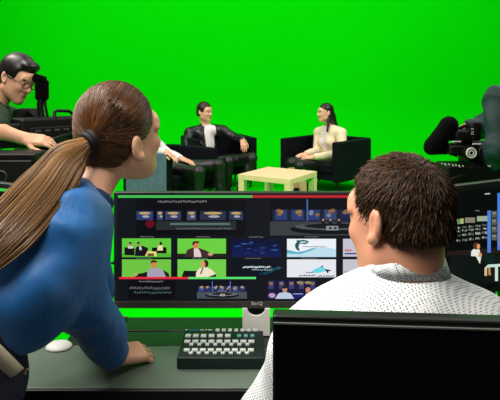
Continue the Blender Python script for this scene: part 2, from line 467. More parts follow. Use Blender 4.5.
# ------------------------------------------------------------------ seated guests
BLK = mat('black_trousers', (10, 11, 14), .45, bump=.3, bscale=12)
JKT = mat('black_jacket', (15, 17, 22), .38, bump=.35, bscale=14)
CREAM = mat('cream_jacket', (236, 220, 182), .7, bump=.25, bscale=14)
WSH = mat('white_print_shirt', (238, 226, 228), .7, bump=.3, bscale=16, var=.35, vscale=60)
SHOE = mat('black_shoe_leather', (9, 9, 10), .3)
HBLK = hair_mat('black_hair', (10, 8, 8), (26, 19, 17)); HDK = hair_mat('dark_brown_hair', (20, 14, 11), (44, 30, 22))

def guest_jacket():
    root = thing('person', 'seated man in dark jacket over pale open shirt, arm laid along the chair', 'person', (*P(208, 190, 8.15)[:2], 0), 'guests seated on the green stage')
    hd = Head(P(204.5, 112, 8.2), (.80, -.6, -.06), sc=1.16)
    j = dict(neck=P(206, 126, 8.22), pelvis=P(208, 164, 8.22), shoulder_r=P(190, 133, 8.15), shoulder_l=P(223, 131, 8.12), elbow_r=P(186, 152, 8.0), wrist_r=P(200, 157, 7.75),
             elbow_l=P(236, 138, 8.06), wrist_l=P(243, 139.5, 7.88), hip_r=P(203, 165, 8.1), hip_l=P(214, 164, 8.12), knee_r=P(229, 161, 7.58), knee_l=P(252, 158, 7.68), ankle_r=P(227, 194, 7.58), ankle_l=P(241, 194, 7.62))
    f = Figure(root, j, hd, (.45, -.9, 0), 1.12, .0065)
    f.body(SKIN, [dict(wrist=j['wrist_r'], fdir=(.85, -.4, -.12), dorsal=(.1, -.35, .9), side=1, sc=1.15, curl=.25), dict(wrist=j['wrist_l'], fdir=(.1, -.55, -.75), dorsal=(.3, -.75, .55), side=-1, sc=1.15, curl=.3)], LIPM)
    f.cloth('shirt', WSH, lambda S: f.torso(S, .010, low=False))
    def jk(S):
        f.torso(S, .024); f.arm(S, 'l', .018, .92); f.arm(S, 'r', .018, .92)
        a = f.j['neck']+f.f*.13*1.12-f.up*.0; b = f.j['pelvis']+f.f*.17*1.12+f.up*.12
        S.cone(a+f.up*.02, b, .09, .075, .01, '-'); S.ell(f.j['neck']+f.f*.03+f.up*.03, (.075, .075, .05), f.R, .01, '-')
    f.cloth('jacket', JKT, jk, wrinkle(.004, 30, 3))
    f.cloth('trousers', BLK, lambda S: (S.ell(f.j['pelvis']-f.up*.03, np.array((.17, .13, .12))*1.12, f.R, .04), f.leg(S, 'l', .002), f.leg(S, 'r', .002)), wrinkle(.003, 26, 4))
    f.shoes(SHOE, (.35, -.9))
    S = SDF(); hd.short_hair(S, .09, .075, .012, -.07); link('hair', S.mesh(.006, 'hair'), HDK, root)
guest_jacket()

def guest_woman():
    root = thing('person', 'seated woman with long dark hair and cream jacket, hands on her lap', 'person', (*P(325, 190, 7.9)[:2], 0), 'guests seated on the green stage')
    hd = Head(P(325.5, 112.6, 7.95), (-.96, -.28, -.03), sc=1.08)
    j = dict(neck=P(329, 126.5, 8.0), pelvis=P(333, 164, 8.02), shoulder_r=P(319, 132.5, 8.12), shoulder_l=P(341, 133, 7.86), elbow_l=P(343, 154, 7.68), wrist_l=P(313, 157, 7.52),
             elbow_r=P(317, 151, 8.05), wrist_r=P(306, 154, 7.72), hip_r=P(326, 164, 7.98), hip_l=P(334, 166, 7.88), knee_r=P(292, 163, 7.62), knee_l=P(300, 166, 7.38), ankle_r=P(297, 193, 7.6), ankle_l=P(304, 196, 7.4))
    f = Figure(root, j, hd, (-.75, -.6, 0), 1.08, .006, True)
    f.body(SKIN_F, [dict(wrist=j['wrist_l'], fdir=(-.95, .1, -.05), dorsal=(0, -.5, .85), side=1, sc=1.02, curl=.3), dict(wrist=j['wrist_r'], fdir=(-.8, -.4, -.1), dorsal=(-.1, -.3, .9), side=-1, sc=1.02, curl=.3)], legs=True)
    f.cloth('blouse', mat('white_blouse', (236, 228, 224), .7, bump=.3, bscale=20), lambda S: f.torso(S, .009, low=False))
    def jk(S):
        f.torso(S, .02, low=False); f.arm(S, 'l', .016, .9); f.arm(S, 'r', .016, .9)
        S.ell(f.j['pelvis']+f.up*.05, np.array((.155, .12, .12))*1.08+.012, f.R, .05)
        a = f.j['neck']+f.f*.14; b = f.j['pelvis']+f.f*.2+f.up*.1
        S.cone(a+f.up*.02, b, .065, .04, .01, '-'); S.ell(f.j['neck']+f.f*.03+f.up*.03, (.07, .07, .05), f.R, .01, '-')
    f.cloth('jacket', CREAM, jk, wrinkle(.0035, 30, 5))
    f.cloth('skirt', BLK, lambda S: (S.ell(f.j['pelvis']-f.up*.04, np.array((.165, .125, .11))*1.08, f.R, .04), f.leg(S, 'l', .012, to='knee'), f.leg(S, 'r', .012, to='knee'), S.cone(f.j['hip_l'], f.j['knee_r'], .09, .06, .05)))
    f.shoes(SHOE, (-.6, -.7))
    S = SDF(); hd.e(S, (0, -.016, .042), (.081, .1, .09), .02); hd.e(S, (0, -.06, -.05), (.075, .055, .1), .04)
    hd.c(S, (0, -.085, -.05), (.015, -.135, -.22), .058, .045, .03); hd.c(S, (.01, -.135, -.2), (.02, -.155, -.36), .045, .022, .03); hd.c(S, (.05, -.06, -.05), (.06, -.09, -.22), .03, .018, .03); hd.c(S, (-.05, -.03, -.05), (-.085, .02, -.24), .026, .014, .02)
    hd.b(S, (0, .14, -.11), (.13, .095, .17), .03, .012, '-')
    hd.b(S, (.06, .05, -.04), (.08, .055, .06), .012, .012, '-'); hd.b(S, (-.06, .07, -.02), (.08, .055, .06), .012, .012, '-')
    link('hair', S.mesh(.006, 'hair'), HBLK, root)
guest_woman()

def guest_white():
    root = thing('person', 'man in pale patterned shirt and dark trousers, mostly hidden behind the ponytailed woman', 'person', (*P(160, 190, 6.9)[:2], 0), 'guests seated on the green stage')
    hd = Head(P(137, 113, 6.95), (.85, -.5, -.05), sc=1.1)
    j = dict(neck=P(139, 127, 6.98), pelvis=P(158, 170, 6.95), shoulder_r=P(138, 138, 6.72), shoulder_l=P(152, 138, 7.2), elbow_r=P(152, 151, 6.55), wrist_r=P(166, 152, 6.4),
             elbow_l=P(166, 152, 7.1), wrist_l=P(182, 159, 6.85), hip_r=P(161, 171, 6.85), hip_l=P(166, 168, 7.0), knee_r=P(199, 172, 6.4), knee_l=P(219, 165, 6.78), ankle_r=P(198, 207, 6.4), ankle_l=P(221, 202, 6.75))
    f = Figure(root, j, hd, (.85, -.5, 0), 1.08, .0065)
    f.body(SKIN, [dict(wrist=j['wrist_r'], fdir=(.8, -.4, -.45), dorsal=(.4, -.1, .9), side=1, sc=1.15, curl=.25), dict(wrist=j['wrist_l'], fdir=(.85, -.35, -.25), dorsal=(.2, -.2, .95), side=-1, sc=1.15, curl=.25)], LIPM)
    f.cloth('shirt', WSH, lambda S: (f.torso(S, .014, low=False), f.arm(S, 'l', .012, .85), f.arm(S, 'r', .012, .9)), wrinkle(.006, 40, 8))
    f.cloth('trousers', BLK, lambda S: (S.ell(f.j['pelvis'], np.array((.16, .12, .12))*1.08, f.R, .04), f.leg(S, 'l', .002), f.leg(S, 'r', .002)), wrinkle(.003, 26, 9))
    f.shoes(SHOE, (.8, -.5))
    S = SDF(); hd.short_hair(S, .088, .075); link('hair', S.mesh(.006, 'hair'), HDK, root)
guest_white()

# ------------------------------------------------------------------ camera operators and their cameras
TEE = mat('dark_green_tee', (8, 40, 18), .75, bump=.3, bscale=14); TEAL = mat('dark_teal_shirt', (10, 48, 46), .7, bump=.35, bscale=12)
DJ = mat('dark_work_trousers', (12, 13, 16), .7, bump=.2, bscale=20)
def operator_left():
    root = thing('person', 'camera operator with short dark hair and glasses leaning to his viewfinder', 'person', (*P(-8, 190, 2.95)[:2], 0), 'camera operators')
    hd = Head(P(17, 78, 2.95), (.84, -.38, -.45), up=(.25, 0, 1), sc=.98)
    j = dict(neck=P(-6, 103, 2.97), pelvis=P(-52, 205, 2.98), shoulder_r=P(-6, 121, 2.78), shoulder_l=P(6, 118, 3.15), elbow_r=P(-2, 131, 2.7), wrist_r=P(24, 138.5, 2.74),
             elbow_l=P(24, 150, 3.16), wrist_l=P(42, 138, 3.05), hip_r=P(-50, 215, 2.9), hip_l=P(-50, 215, 3.08), knee_r=P(-40, 300, 2.85), knee_l=P(-48, 300, 3.1), ankle_r=np.array([-1.62, 2.85, .08]), ankle_l=np.array([-1.62, 3.12, .08]))
    f = Figure(root, j, hd, (.95, .1, -.3), 1.0, .006)
    f.body(SKIN, [dict(wrist=j['wrist_r'], fdir=(.95, .2, -.12), dorsal=(.1, -.5, .85), side=1, curl=.4), dict(wrist=j['wrist_l'], fdir=(.9, -.1, -.1), dorsal=(0, .3, .9), side=-1, curl=.5)], LIPM)
    f.cloth('tee_shirt', TEE, lambda S: (f.torso(S, .016), S.cone(f.j['shoulder_r'], f.j['elbow_r']*.62+f.j['shoulder_r']*.38, .07, .064, .03), S.cone(f.j['shoulder_l'], f.j['elbow_l']*.6+f.j['shoulder_l']*.4, .068, .062, .03), S.cone(f.j['neck']-f.up*.03, f.j['neck']+f.up*.012, .07, .062, .02)), wrinkle(.006, 30, 12))
    f.cloth('trousers', DJ, lambda S: (S.ell(f.j['pelvis']-f.up*.04, (.17, .13, .14), f.R, .04), f.leg(S, 'l', .016), f.leg(S, 'r', .016)), wrinkle(.005, 24, 13))
    f.shoes(SHOE, (1, .1))
    S = SDF(); hd.short_hair(S, .092, .068, .014, -.06); hd.e(S, (0, .06, .1), (.055, .035, .025), .02); link('hair', S.mesh(.005, 'hair'), HBLK, root)
    g = MB()
    for x in (-1, 1):
        pts = [hd.w((x*.032+.024*math.cos(a), .108, .002+.016*math.sin(a))) for a in np.linspace(0, 2*PI, 16, endpoint=False)]
        g.tube(pts, .0022, 6, True); g.tube([hd.w((x*.056, .107, .006)), hd.w((x*.08, .06, .012)), hd.w((x*.083, .0, .012)), hd.w((x*.084, -.02, -.006))], .0022, 6)
    g.tube([hd.w((-.01, .112, .004)), hd.w((0, .116, .007)), hd.w((.01, .112, .004))], .002, 6)
    g.build('glasses', mat('dark_red_frame', (70, 12, 16), .35), root)
operator_left()

def operator_right():
    root = thing('person', 'camera operator in dark teal shirt standing at the right hand camera, turned away', 'person', (*P(520, 190, 3.1)[:2], 0), 'camera operators')
    hd = Head(P(527, 78, 3.05), (-.75, .6, -.3), sc=1.0)
    j = dict(neck=P(518, 100, 3.08), pelvis=P(524, 214, 3.12), shoulder_l=P(498, 103, 2.92), shoulder_r=P(512, 101, 3.27), elbow_l=P(499, 150, 2.84), wrist_l=P(491, 168, 2.95),
             elbow_r=P(478, 128, 3.36), wrist_r=P(468, 128, 3.22), hip_l=P(518, 220, 3.02), hip_r=P(524, 220, 3.2), knee_l=P(515, 305, 3.0), knee_r=P(522, 305, 3.2), ankle_l=np.array([1.5, 3.05, .08]), ankle_r=np.array([1.52, 3.25, .08]))
    f = Figure(root, j, hd, (-.8, .55, 0), 1.0, .006)
    f.body(SKIN, [dict(wrist=j['wrist_l'], fdir=(-.8, .3, -.1), dorsal=(-.2, -.4, .85), side=-1, curl=.5), dict(wrist=j['wrist_r'], fdir=(-.8, -.3, -.1), dorsal=(0, .3, .9), side=1, curl=.5)], LIPM)
    f.cloth('shirt', TEAL, lambda S: (f.torso(S, .022), f.arm(S, 'l', .024, .8), f.arm(S, 'r', .016, .8), S.cone(f.j['neck']-f.up*.03, f.j['neck']+f.up*.02, .075, .065, .02)), wrinkle(.009, 26, 22))
    f.cloth('trousers', DJ, lambda S: (S.ell(f.j['pelvis']-f.up*.04, (.17, .13, .14), f.R, .04), f.leg(S, 'l', .016), f.leg(S, 'r', .016)))
    f.shoes(SHOE, (-.8, .5))
    S = SDF(); hd.short_hair(S); link('hair', S.mesh(.005, 'hair'), HDK, root)
operator_right()

CBK = mat('camera_black', (3, 3, 4), .55, bump=.1, bscale=80, spec=.3); CGR = mat('camera_grey', (58, 60, 62), .35); WHT = mat('white_marking', (214, 214, 210), .5)
FOAM = mat('black_foam', (3, 3, 3), .95, bump=.4, bscale=120, spec=.1)
GLASS = mat('lens_glass', (8, 10, 18), .05, spec=.9)
def tripod(top, label, spread=.34, yaw=0.3):
    root = thing('tripod', label, 'tripod', (top[0], top[1], 0), 'camera tripods')
    b = MB(); b.cyl((top[0], top[1], top[2]-.17), (top[0], top[1], top[2]-.06), .055, .05); b.box((top[0], top[1], top[2]-.03), (.13, .13, .06), None, .01); b.build('fluid_head', CBK, root)
    for i in range(3):
        a = yaw+i*2*PI/3; q = Vector((math.cos(a), math.sin(a), 0))
        A = Vector((top[0], top[1], top[2]-.14)); B = Vector((top[0], top[1], .02))+q*spread
        m = MB(); m.tube([A+q*.05, (A+B)/2+q*.03], .022, 10); m.tube([(A+B)/2+q*.025, B], .014, 10); m.sph(B, (.024, .024, .02)); m.build('leg', CBK, root)
    m = MB(); m.cyl((top[0], top[1], top[2]-.5), (top[0], top[1], top[2]-.14), .024); m.build('centre_column', CBK, root)
    return root

def camera_left():
    Y = 2.92
    c = P(50, 131, Y); fwd = nrm((.72, .69, 0)); A = axes(fwd)
    root = thing('studio_camera', 'black broadcast camera with top handle beside the operator in glasses', 'camera', c-[0, 0, .13], 'studio cameras')
    at = lambda x, y, z: c+A @ np.array((x, y, z))
    b = MB(); b.box(at(0, 0, 0), (.15, .36, .15), A, .015); b.box(at(0, -.23, -.01), (.12, .12, .12), A, .012); b.box(at(.07, -.02, -.02), (.03, .24, .1), A, .008); b.build('camera_body', CBK, root)
    for i in range(4): MB().box(at(.087, -.1+i*.05, .01), (.006, .03, .012), A, .002).build('side_button', CGR, root)
    MB().box(at(.087, .03, -.04), (.006, .07, .02), A, .002).build('side_slider', CGR, root)
    b = MB(); b.cyl(at(0, .17, 0), at(0, .3, 0), .052, .056, 28); b.cyl(at(0, .3, 0), at(0, .36, 0), .07, .072, 28); b.build('lens', CBK, root)
    MB().cyl(at(0, .36, 0), at(0, .363, 0), .06, .06, 28).build('lens_glass', GLASS, root)
    hh = [P(55, 119, Y-.05), P(54.5, 112, Y-.04), P(57, 110.6, Y-.03), P(69, 111, Y+.05), P(74, 115, Y+.09), P(74.5, 119.5, Y+.1)]
    MB().tube(hh, .009, 8).build('top_handle', CBK, root)
    # viewfinder on a raised post, eyepiece towards the operator
    v = MB(); v.box(P(42, 90, Y), (.035, .07, .11), axes((1, .2, 0)), .014); v.cyl(P(37.5, 84, Y), P(42, 86, Y), .03, .024, 20)
    v.box(P(39.5, 79, Y), (.05, .07, .045), axes((1, .3, -.3)), .012); v.build('viewfinder', FOAM, root)
    v = MB(); v.tube([P(42, 94, Y), P(40, 104, Y), P(41, 115, Y), P(45, 124, Y)], .017, 10); v.tube([P(46, 92, Y), P(45, 104, Y), P(48, 119, Y)], .008, 8); v.build('viewfinder_bracket', CBK, root)
    v = MB(); v.tube([P(24, 120, Y+.04), P(30, 112, Y), P(38, 117, Y), P(33, 130, Y+.02)], .02, 10); v.box(P(29, 122, Y+.1), (.14, .12, .15), None, .02); v.build('battery_pack', CBK, root)
    v = MB(); v.tube([P(36, 146, Y-.12), P(48, 141, Y-.1), P(62, 136, Y-.06), P(80, 131, Y)], .0085, 8); v.tube([P(38, 156, Y-.1), P(60, 155, Y-.06), P(78, 146, Y)], .006, 8); v.tube([P(40, 146, Y-.1), P(42, 160, Y-.1), P(58, 160, Y-.06)], .012, 8)
    v.build('pan_handle', mat('pan_bar', (46, 48, 50), .25, metal=.6), root)
    b = MB(); b.box(c-[0, 0, .1], (.1, .16, .05), A, .005); b.build('mounting_plate', CBK, root)
    return c
cl = camera_left(); tripod(cl-np.array([0, 0, .127]), 'black tripod under the camera with the top handle, beside the operator in glasses')

def equipment_case():
    a = P(-14, 153, 2.55); b_ = P(38, 153, 2.55); zt = a[2]
    cx, w = (a[0]+b_[0])/2, b_[0]-a[0]
    root = thing('equipment_cabinet', 'tall black equipment cabinet standing in front of the left camera operator', 'cabinet', (cx, 2.6, 0))
    MB().box((cx, 2.6, zt/2), (w, .16, zt), None, .01).build('cabinet_body', CBK, root)
    MB().box((cx, 2.512, zt/2+.02), (w-.03, .012, zt-.1), None, .004).build('front_panel', mat('satin_black_panel', (4, 4, 5), .5), root)
    MB().torus((P(1, 177, 2.5)[0], 2.5, P(1, 177, 2.5)[2]), .026, .004, (0, 1, 0)).build('ring_handle', CGR, root)
equipment_case()

def camera_right():
    Y = 3.0
    c = P(468, 149, Y)
    root = thing('studio_camera', 'black broadcast camera with large angled foam hood, beside the teal shirted operator', 'camera', c-[0, 0, .2], 'studio cameras')
    # big soft hood / wind muff seen as a tilted rounded block
    S = SDF(); d = nrm(P(453, 122, Y)-P(430, 147, Y)); 
    S.box(P(441.5, 135.5, Y), (.043, .1, .06), axes(P(453, 121, Y)-P(431, 150, Y), (0, 1, .0)), .04, .02)
    S.ell(P(450, 123, Y), (.036, .05, .036), None, .03); S.ell(P(431, 147, Y), (.032, .05, .032), None, .03)
    S.cone(P(430, 149, Y), P(452, 149, Y), .03, .03, .02)
    link('foam_hood', S.mesh(.006, 'foam_hood'), FOAM, root)
    b = MB(); b.box(P(463, 149, Y), (.2, .16, .055), None, .012); b.box(P(481, 160, Y+.02), (.2, .2, .2), None, .03); b.build('camera_body', CBK, root)
    b = MB(); b.box(P(461, 136, Y), (.1, .1, .075), None, .02); b.box(P(473, 131, Y), (.06, .1, .1), None, .015); b.cyl(P(467, 124.5, Y), P(475, 124.5, Y), .018, .018, 16); b.tube([P(451, 141, Y), P(455, 131, Y), P(464, 126, Y), P(470, 126, Y)], .01, 8); b.build('viewfinder', CBK, root)
    for y in (129, 132, 134): MB().box(P(472.5, y, Y-.056), (.014, .004, .004), None, .001).build('marking', WHT, root)
    MB().box(P(456.5, 141.6, Y-.086), (.05, .006, .006), None, .002).build('side_rail', WHT, root); MB().box(P(477, 144, Y-.1), (.05, .006, .008), None, .002).build('side_rail', WHT, root); MB().sph(P(442.3, 144, Y-.05), .005).build('marking', WHT, root)
    k = P(471.5, 153, Y-.12); b = MB(); b.torus(k, .024, .0055, (0, 1, 0)); b.torus(k, .012, .004, (0, 1, 0), 16); b.build('focus_ring', WHT, root)
    MB().cyl(k+[0, .005, 0], k+[0, .06, 0], .032, .034, 24).build('focus_wheel', CBK, root)
    b = MB(); b.cyl(P(489, 153, Y-.1), P(489, 153, Y), .055, .06, 24); b.torus(P(489, 153, Y-.1), .05, .009, (0, 1, 0)); b.build('lens_drive', CBK, root)
    MB().tube([P(447, 151, Y), P(450, 154, Y-.02), P(456.5, 156.5, Y-.03), P(459, 152, Y-.02), P(460, 149, Y)], .004, 8).build('strap', CBK, root)
    # prompter box with a slanted white lettered strip
    A = axes(P(466, 166, Y-.16)-P(441, 163.5, Y-.1)); 
    MB().box(P(472, 175, Y-.02), (.34, .2, .13), None, .015).build('base_box', CBK, root)
    b = MB()
    for i, x in enumerate((441, 444.5, 448, 452, 455, 458.5, 462)):
        p = P(x+1, 163.6+i*.42+(.5 if i % 2 else 0), Y-.135); b.box(p, (.016 if i % 3 else .01, .004, .007+.004*(i % 2)), axes((1, 0, .6)), .001)
    b.build('white_lettering', WHT, root); MB().box(P(489, 166, Y-.135), (.03, .004, .006), axes((1, 0, .5)), .001).build('marking', WHT, root)
    v = MB(); v.tube([P(476, 172, Y-.1), P(455, 178, Y-.18), P(440, 184, Y-.28)], .008, 8); v.build('pan_handle', CBK, root)
    return c
cr = camera_right(); tripod(np.array([P(474, 186, 3.0)[0], 2.98, P(474, 184, 3.0)[2]]), 'black tripod under the camera with the foam hood', .36, .8)

# ------------------------------------------------------------------ control desk
ZD = .8
DESK = mat('grey_green_laminate', (92, 108, 95), .36, var=.06, vscale=3, bump=.015, bscale=90, spec=.45)
DESKD = mat('dark_laminate', (14, 22, 16), .25, var=.08, vscale=3, spec=.5)
EDGE = mat('black_edge_band', (8, 8, 8), .5)
def desk():
    root = thing('control_desk', 'long grey green control desk carrying the monitor row and keyboard', 'desk', (0, 1.3, 0))
    MB().box((0, (1.27+1.474)/2, ZD-.015), (2.8, .204, .03), None, .003).build('worktop', DESK, root)
    MB().box((0, 1.264, ZD-.016), (2.8, .012, .034), None, .003).build('front_edge', EDGE, root)
    for x0, x1 in ((-.505, .56), (-1.4, -.62), (.66, 1.4)):
        b = MB(); b.box(((x0+x1)/2, (1.479+1.567)/2, ZD-.017), (x1-x0, .088, .03), None, .003); b.box(((x0+x1)/2, (1.572+1.665)/2, ZD-.017), (x1-x0, .093, .03), None, .003); b.build('rear_shelf', DESKD, root)
        for x in (x0+.05, x1-.05):
            MB().box((x, 1.56, (ZD-.032)/2), (.035, .2, ZD-.034), None, .003).build('leg', EDGE, root)
    for x in (-1.36, -.4, .6, 1.36): MB().box((x, 1.37, (ZD-.03)/2), (.03, .18, ZD-.032), None, .003).build('side_panel', EDGE, root)
    MB().box((0, 1.45, .55), (2.7, .015, .4), None, .002).build('modesty_panel', EDGE, root)
desk()

# ------------------------------------------------------------------ monitors and their pictures
BEZ = mat('monitor_bezel', (34, 35, 34), .45); BEZL = mat('monitor_lower_bezel', (58, 58, 54), .5)
SCRB = emat((14, 18, 24))
class Panel:
    """a flat screen: draw in photograph pixels projected on its plane"""
    def __init__(s, p0, d): s.p0 = np.array(p0, float); s.d = nrm(d); s.n = np.array([s.d[1], -s.d[0], 0.])   # n towards viewer
    def at(s, px, py, off=0.):
        r = np.array([(px-CX)/F, 1.0, -(py-HY)/F]); o = np.array([0, 0, H])
        t = ((s.p0+s.n*off-o) @ s.n)/(r @ s.n); return o+r*t
class Pic:
    def __init__(s, panel, base=.0012): s.pl = panel; s.v = []; s.f = []; s.mi = []; s.m = []; s.z = base
    def poly(s, pts, rgb, k=1.0):
        s.z += .00006; m = emat(rgb, k)
        if m not in s.m: s.m.append(m)
        i = len(s.v); s.v += [tuple(s.pl.at(x, y, s.z)) for x, y in pts]; s.f.append(tuple(range(i, i+len(pts)))); s.mi.append(s.m.index(m)); return s
    def rect(s, x0, y0, x1, y1, rgb, k=1.0): return s.poly([(x0, y1), (x1, y1), (x1, y0), (x0, y0)], rgb, k)
    def ell(s, x, y, rx, ry, rgb, k=1.0, n=18): return s.poly([(x+rx*math.cos(2*PI*i/n), y-ry*math.sin(2*PI*i/n)) for i in range(n)], rgb, k)
    def dashes(s, x0, x1, y, h, rgb, seed=0, slant=0.):
        r = random.Random(seed); x = x0
        while x < x1:
            w = r.uniform(.8, 2.2); w = min(w, x1-x); yy = y+r.uniform(-.25, .25)*h
            s.poly([(x-slant, yy+h/2), (x+w-slant, yy+h/2), (x+w+slant, yy-h/2), (x+slant, yy-h/2)], rgb); x += w+r.uniform(.4, .9)
        return s
    def grad(s, x0, y0, x1, y1, c0, c1, n=8):
        for i in range(n):
            t = (i+.5)/n; s.rect(x0, y0+(y1-y0)*i/n, x1, y0+(y1-y0)*(i+1)/n, tuple(int(a+(b-a)*t) for a, b in zip(c0, c1))); 
        return s
    def build(s, name, parent):
        me = bpy.data.meshes.new(name); me.from_pydata(s.v, [], s.f); o = link(name, me, s.m, parent, False); me.polygons.foreach_set('material_index', s.mi); return o

def text_obj(txt, size, loc, m, name, parent, rot=(PI/2, 0, 0), ext=.0004):
    cu = bpy.data.curves.new(name, 'FONT'); cu.body = txt; cu.size = size; cu.align_x = 'CENTER'; cu.align_y = 'CENTER'; cu.extrude = ext
    o = bpy.data.objects.new('tmp', cu); COL.objects.link(o); dg = bpy.context.evaluated_depsgraph_get()
    me = bpy.data.meshes.new_from_object(o.evaluated_get(dg)); bpy.data.objects.remove(o)
    me.transform(Matrix.Translation(Vector(loc)) @ Matrix.Rotation(rot[2], 4, 'Z') @ Matrix.Rotation(rot[0], 4, 'X'))
    return link(name, me, m, parent, False)

GBG = (98, 200, 60)
def main_monitor():
    Y = 1.55; pl = Panel((0, Y, 1), (1, 0, 0))
    tl, br = P(113.5, 192.3, Y), P(398.5, 308.3, Y); cx, cz, w, h = (tl[0]+br[0])/2, (tl[2]+br[2])/2, br[0]-tl[0], tl[2]-br[2]
    root = thing('monitor', 'wide central monitor showing a multiview grid of green studio pictures', 'monitor', (cx, 1.6, ZD), 'studio monitors')
    b = MB(); b.box((cx, Y+.012, cz), (w, .022, h), None, .003); b.box((cx, Y+.028, cz-.01), (w*.6, .02, h*.7), None, .008); b.build('housing', BEZ, root)
    lb0, lb1 = P(113.8, 301, Y), P(398.2, 308, Y)
    lb = MB().box((cx, Y-.0005, (lb0[2]+lb1[2])/2), (w-.002, .005, lb0[2]-lb1[2]), None, .001).build('lower_bezel', BEZL, root)
    text_obj('BenQ', .0135, P(257, 303.6, Y-.0034), WHT, 'lettering', lb)
    s0, s1 = P(117.5, 194.5, Y), P(395, 301, Y)
    scr = MB().box(((s0[0]+s1[0])/2, Y, (s0[2]+s1[2])/2), (s1[0]-s0[0], .0022, s0[2]-s1[2])).build('screen', SCRB, root, False)
    # stand: white plate with a round notch, standing on the rear shelf
    t0 = P(242.5, 308.2, 1.538); t1 = P(270, 328, 1.538); cxs = (t0[0]+t1[0])/2; hw = (t1[0]-t0[0])/2; zt = t0[2]-ZD; rn = .025
    pts = [(-hw, 0), (hw, 0), (hw, zt)]+[(rn*math.cos(a), zt-.8*rn*math.sin(a)) for a in np.linspace(0, PI, 13)]+[(-hw, zt)]
    M = Matrix.Translation((cxs, 1.538, ZD)) @ Matrix.Rotation(PI/2, 4, 'X')
    MB().prism(pts, -.004, .004, M, .001).build('stand_plate', mat('white_plastic', (244, 244, 238), .45), root)
    b = MB(); b.box((cxs, 1.612, ZD+.16), (.05, .02, .31), None, .004); b.box((cxs, 1.575, ZD+.005), (.075, .075, .008), None, .003); b.build('stand_neck', EDGE, root)
    # tally lines and pictures
    p = Pic(pl); p.rect(118, 195.2, 252.5, 197.8, (70, 190, 80)); p.rect(252.5, 195.2, 394.5, 197.8, (190, 35, 45)); p.build('tally_line', scr)
    p = Pic(pl); p.rect(119, 276.9, 188.5, 279.1, (226, 40, 62)); p.rect(188.5, 276.9, 256, 279.1, (90, 224, 110)); p.build('tally_line', scr)
    def vset(p, x0, y0, x1, y1, sd, dim=1.0):
        r = random.Random(sd); W, Hh = x1-x0, y1-y0; X = lambda t: x0+W*t; Yy = lambda t: y0+Hh*t; q = lambda *c: tuple(int(v*dim) for v in c)
        p.rect(x0, y0, x1, y1, q(12, 14, 22)); p.rect(X(.02), Yy(.3), X(.98), Yy(.62), q(30, 38, 66))
        for i in range(7):
            a = .04+i*.135; p.rect(X(a), Yy(.3), X(a+.1), Yy(.58), q(*r.choice([(52, 74, 140), (70, 84, 128), (38, 46, 96)])))
            for k in range(3): xx = a+r.uniform(0, .06); yy = r.uniform(.32, .46); p.ell(X(xx+.02), Yy(yy), W*.018, Hh*.05, q(*r.choice([(190, 150, 70), (170, 120, 80), (150, 160, 190)])))
        p.rect(X(.0), Yy(.62), X(1), Yy(1), q(70, 76, 82)); p.ell(X(.5), Yy(.83), W*.34, Hh*.14, q(14, 16, 18)); p.ell(X(.5), Yy(.76), W*.3, Hh*.1, q(98, 106, 112)); p.ell(X(.5), Yy(.74), W*.22, Hh*.07, q(24, 26, 30))
        for a in (.42, .48, .55): p.rect(X(a), Yy(.6), X(a+.03), Yy(.78), q(24, 26, 32)); p.ell(X(a+.015), Yy(.58), W*.01, Hh*.035, q(200, 150, 120))
        p.rect(X(.46), Yy(.74), X(.56), Yy(.86), q(176, 180, 180)); p.rect(X(.485), Yy(.77), X(.505), Yy(.83), q(30, 30, 36)); p.rect(X(.525), Yy(.77), X(.545), Yy(.83), q(30, 30, 36))
        for a in (.3, .66): p.rect(X(a), Yy(.02), X(a+.012), Yy(.6), q(80, 130, 210))
        return p
    # preview (left) and programme (right)
    p = Pic(pl); p.rect(136, 198.6, 245.5, 235.5, (9, 11, 14)); p.dashes(158, 207, 201.5, 1.8, (112, 114, 112), 3)
    for a, b_, c in ((136.5, 153, (46, 58, 110)), (157, 163, (60, 70, 120)), (165, 181, (52, 60, 100)), (187, 196, (70, 76, 110)), (200, 226, (40, 48, 76)), (229, 243, (44, 56, 84))): 
        p.rect(a, 211, b_, 220, c); p.ell((a+b_)/2, 213.2, (b_-a)*.36, 1.3, (190, 160, 96)); p.ell((a+b_)/2+1, 216.5, (b_-a)*.22, 1.2, (166, 166, 170))
    p.ell(150, 224, 4.6, 4, (96, 12, 26)); p.rect(156, 221, 236, 230, (40, 44, 46)); p.rect(170, 223, 230, 225, (84, 116, 108)); p.dashes(176, 232, 228.5, 1.2, (96, 98, 98), 5); p.build('preview_picture', scr)
    vset(Pic(pl), 270, 198.6, 392, 235.5, 4, .8).build('programme_picture', scr)
    # row of small labels above the tiles
    for x in (140, 196, 249, 305, 360): Pic(pl).dashes(x, x+14, 236.9, .8, (120, 122, 122), int(x)).build('tile_caption', scr); Pic(pl).dashes(x-4, x+12, 258.3, .8, (110, 112, 112), int(x)+1).build('tile_caption', scr)
    # wide shot
    p = Pic(pl); p.rect(122, 238.4, 171, 257.2, GBG); p.rect(122, 253, 171, 257.2, (84, 182, 50))
    p.poly([(124.5, 255), (134.5, 255.5), (134.5, 248), (124.5, 247.2)], (16, 16, 20)); p.poly([(135, 256), (147.5, 256.3), (148, 248), (143, 246), (137, 246.5), (135.2, 249)], (22, 16, 26))
    p.ell(130.5, 244.3, 1.5, 1.9, (190, 130, 96)); p.ell(130.3, 243, 1.5, 1, (40, 26, 18)); p.rect(128, 246, 133, 248.5, (206, 204, 206))
    p.ell(138.6, 244.2, 1.4, 1.9, (190, 130, 96)); p.ell(138.4, 242.9, 1.5, 1, (20, 14, 12)); p.poly([(139.5, 250), (142, 250), (141, 246.5), (139, 246.5)], (210, 206, 206))
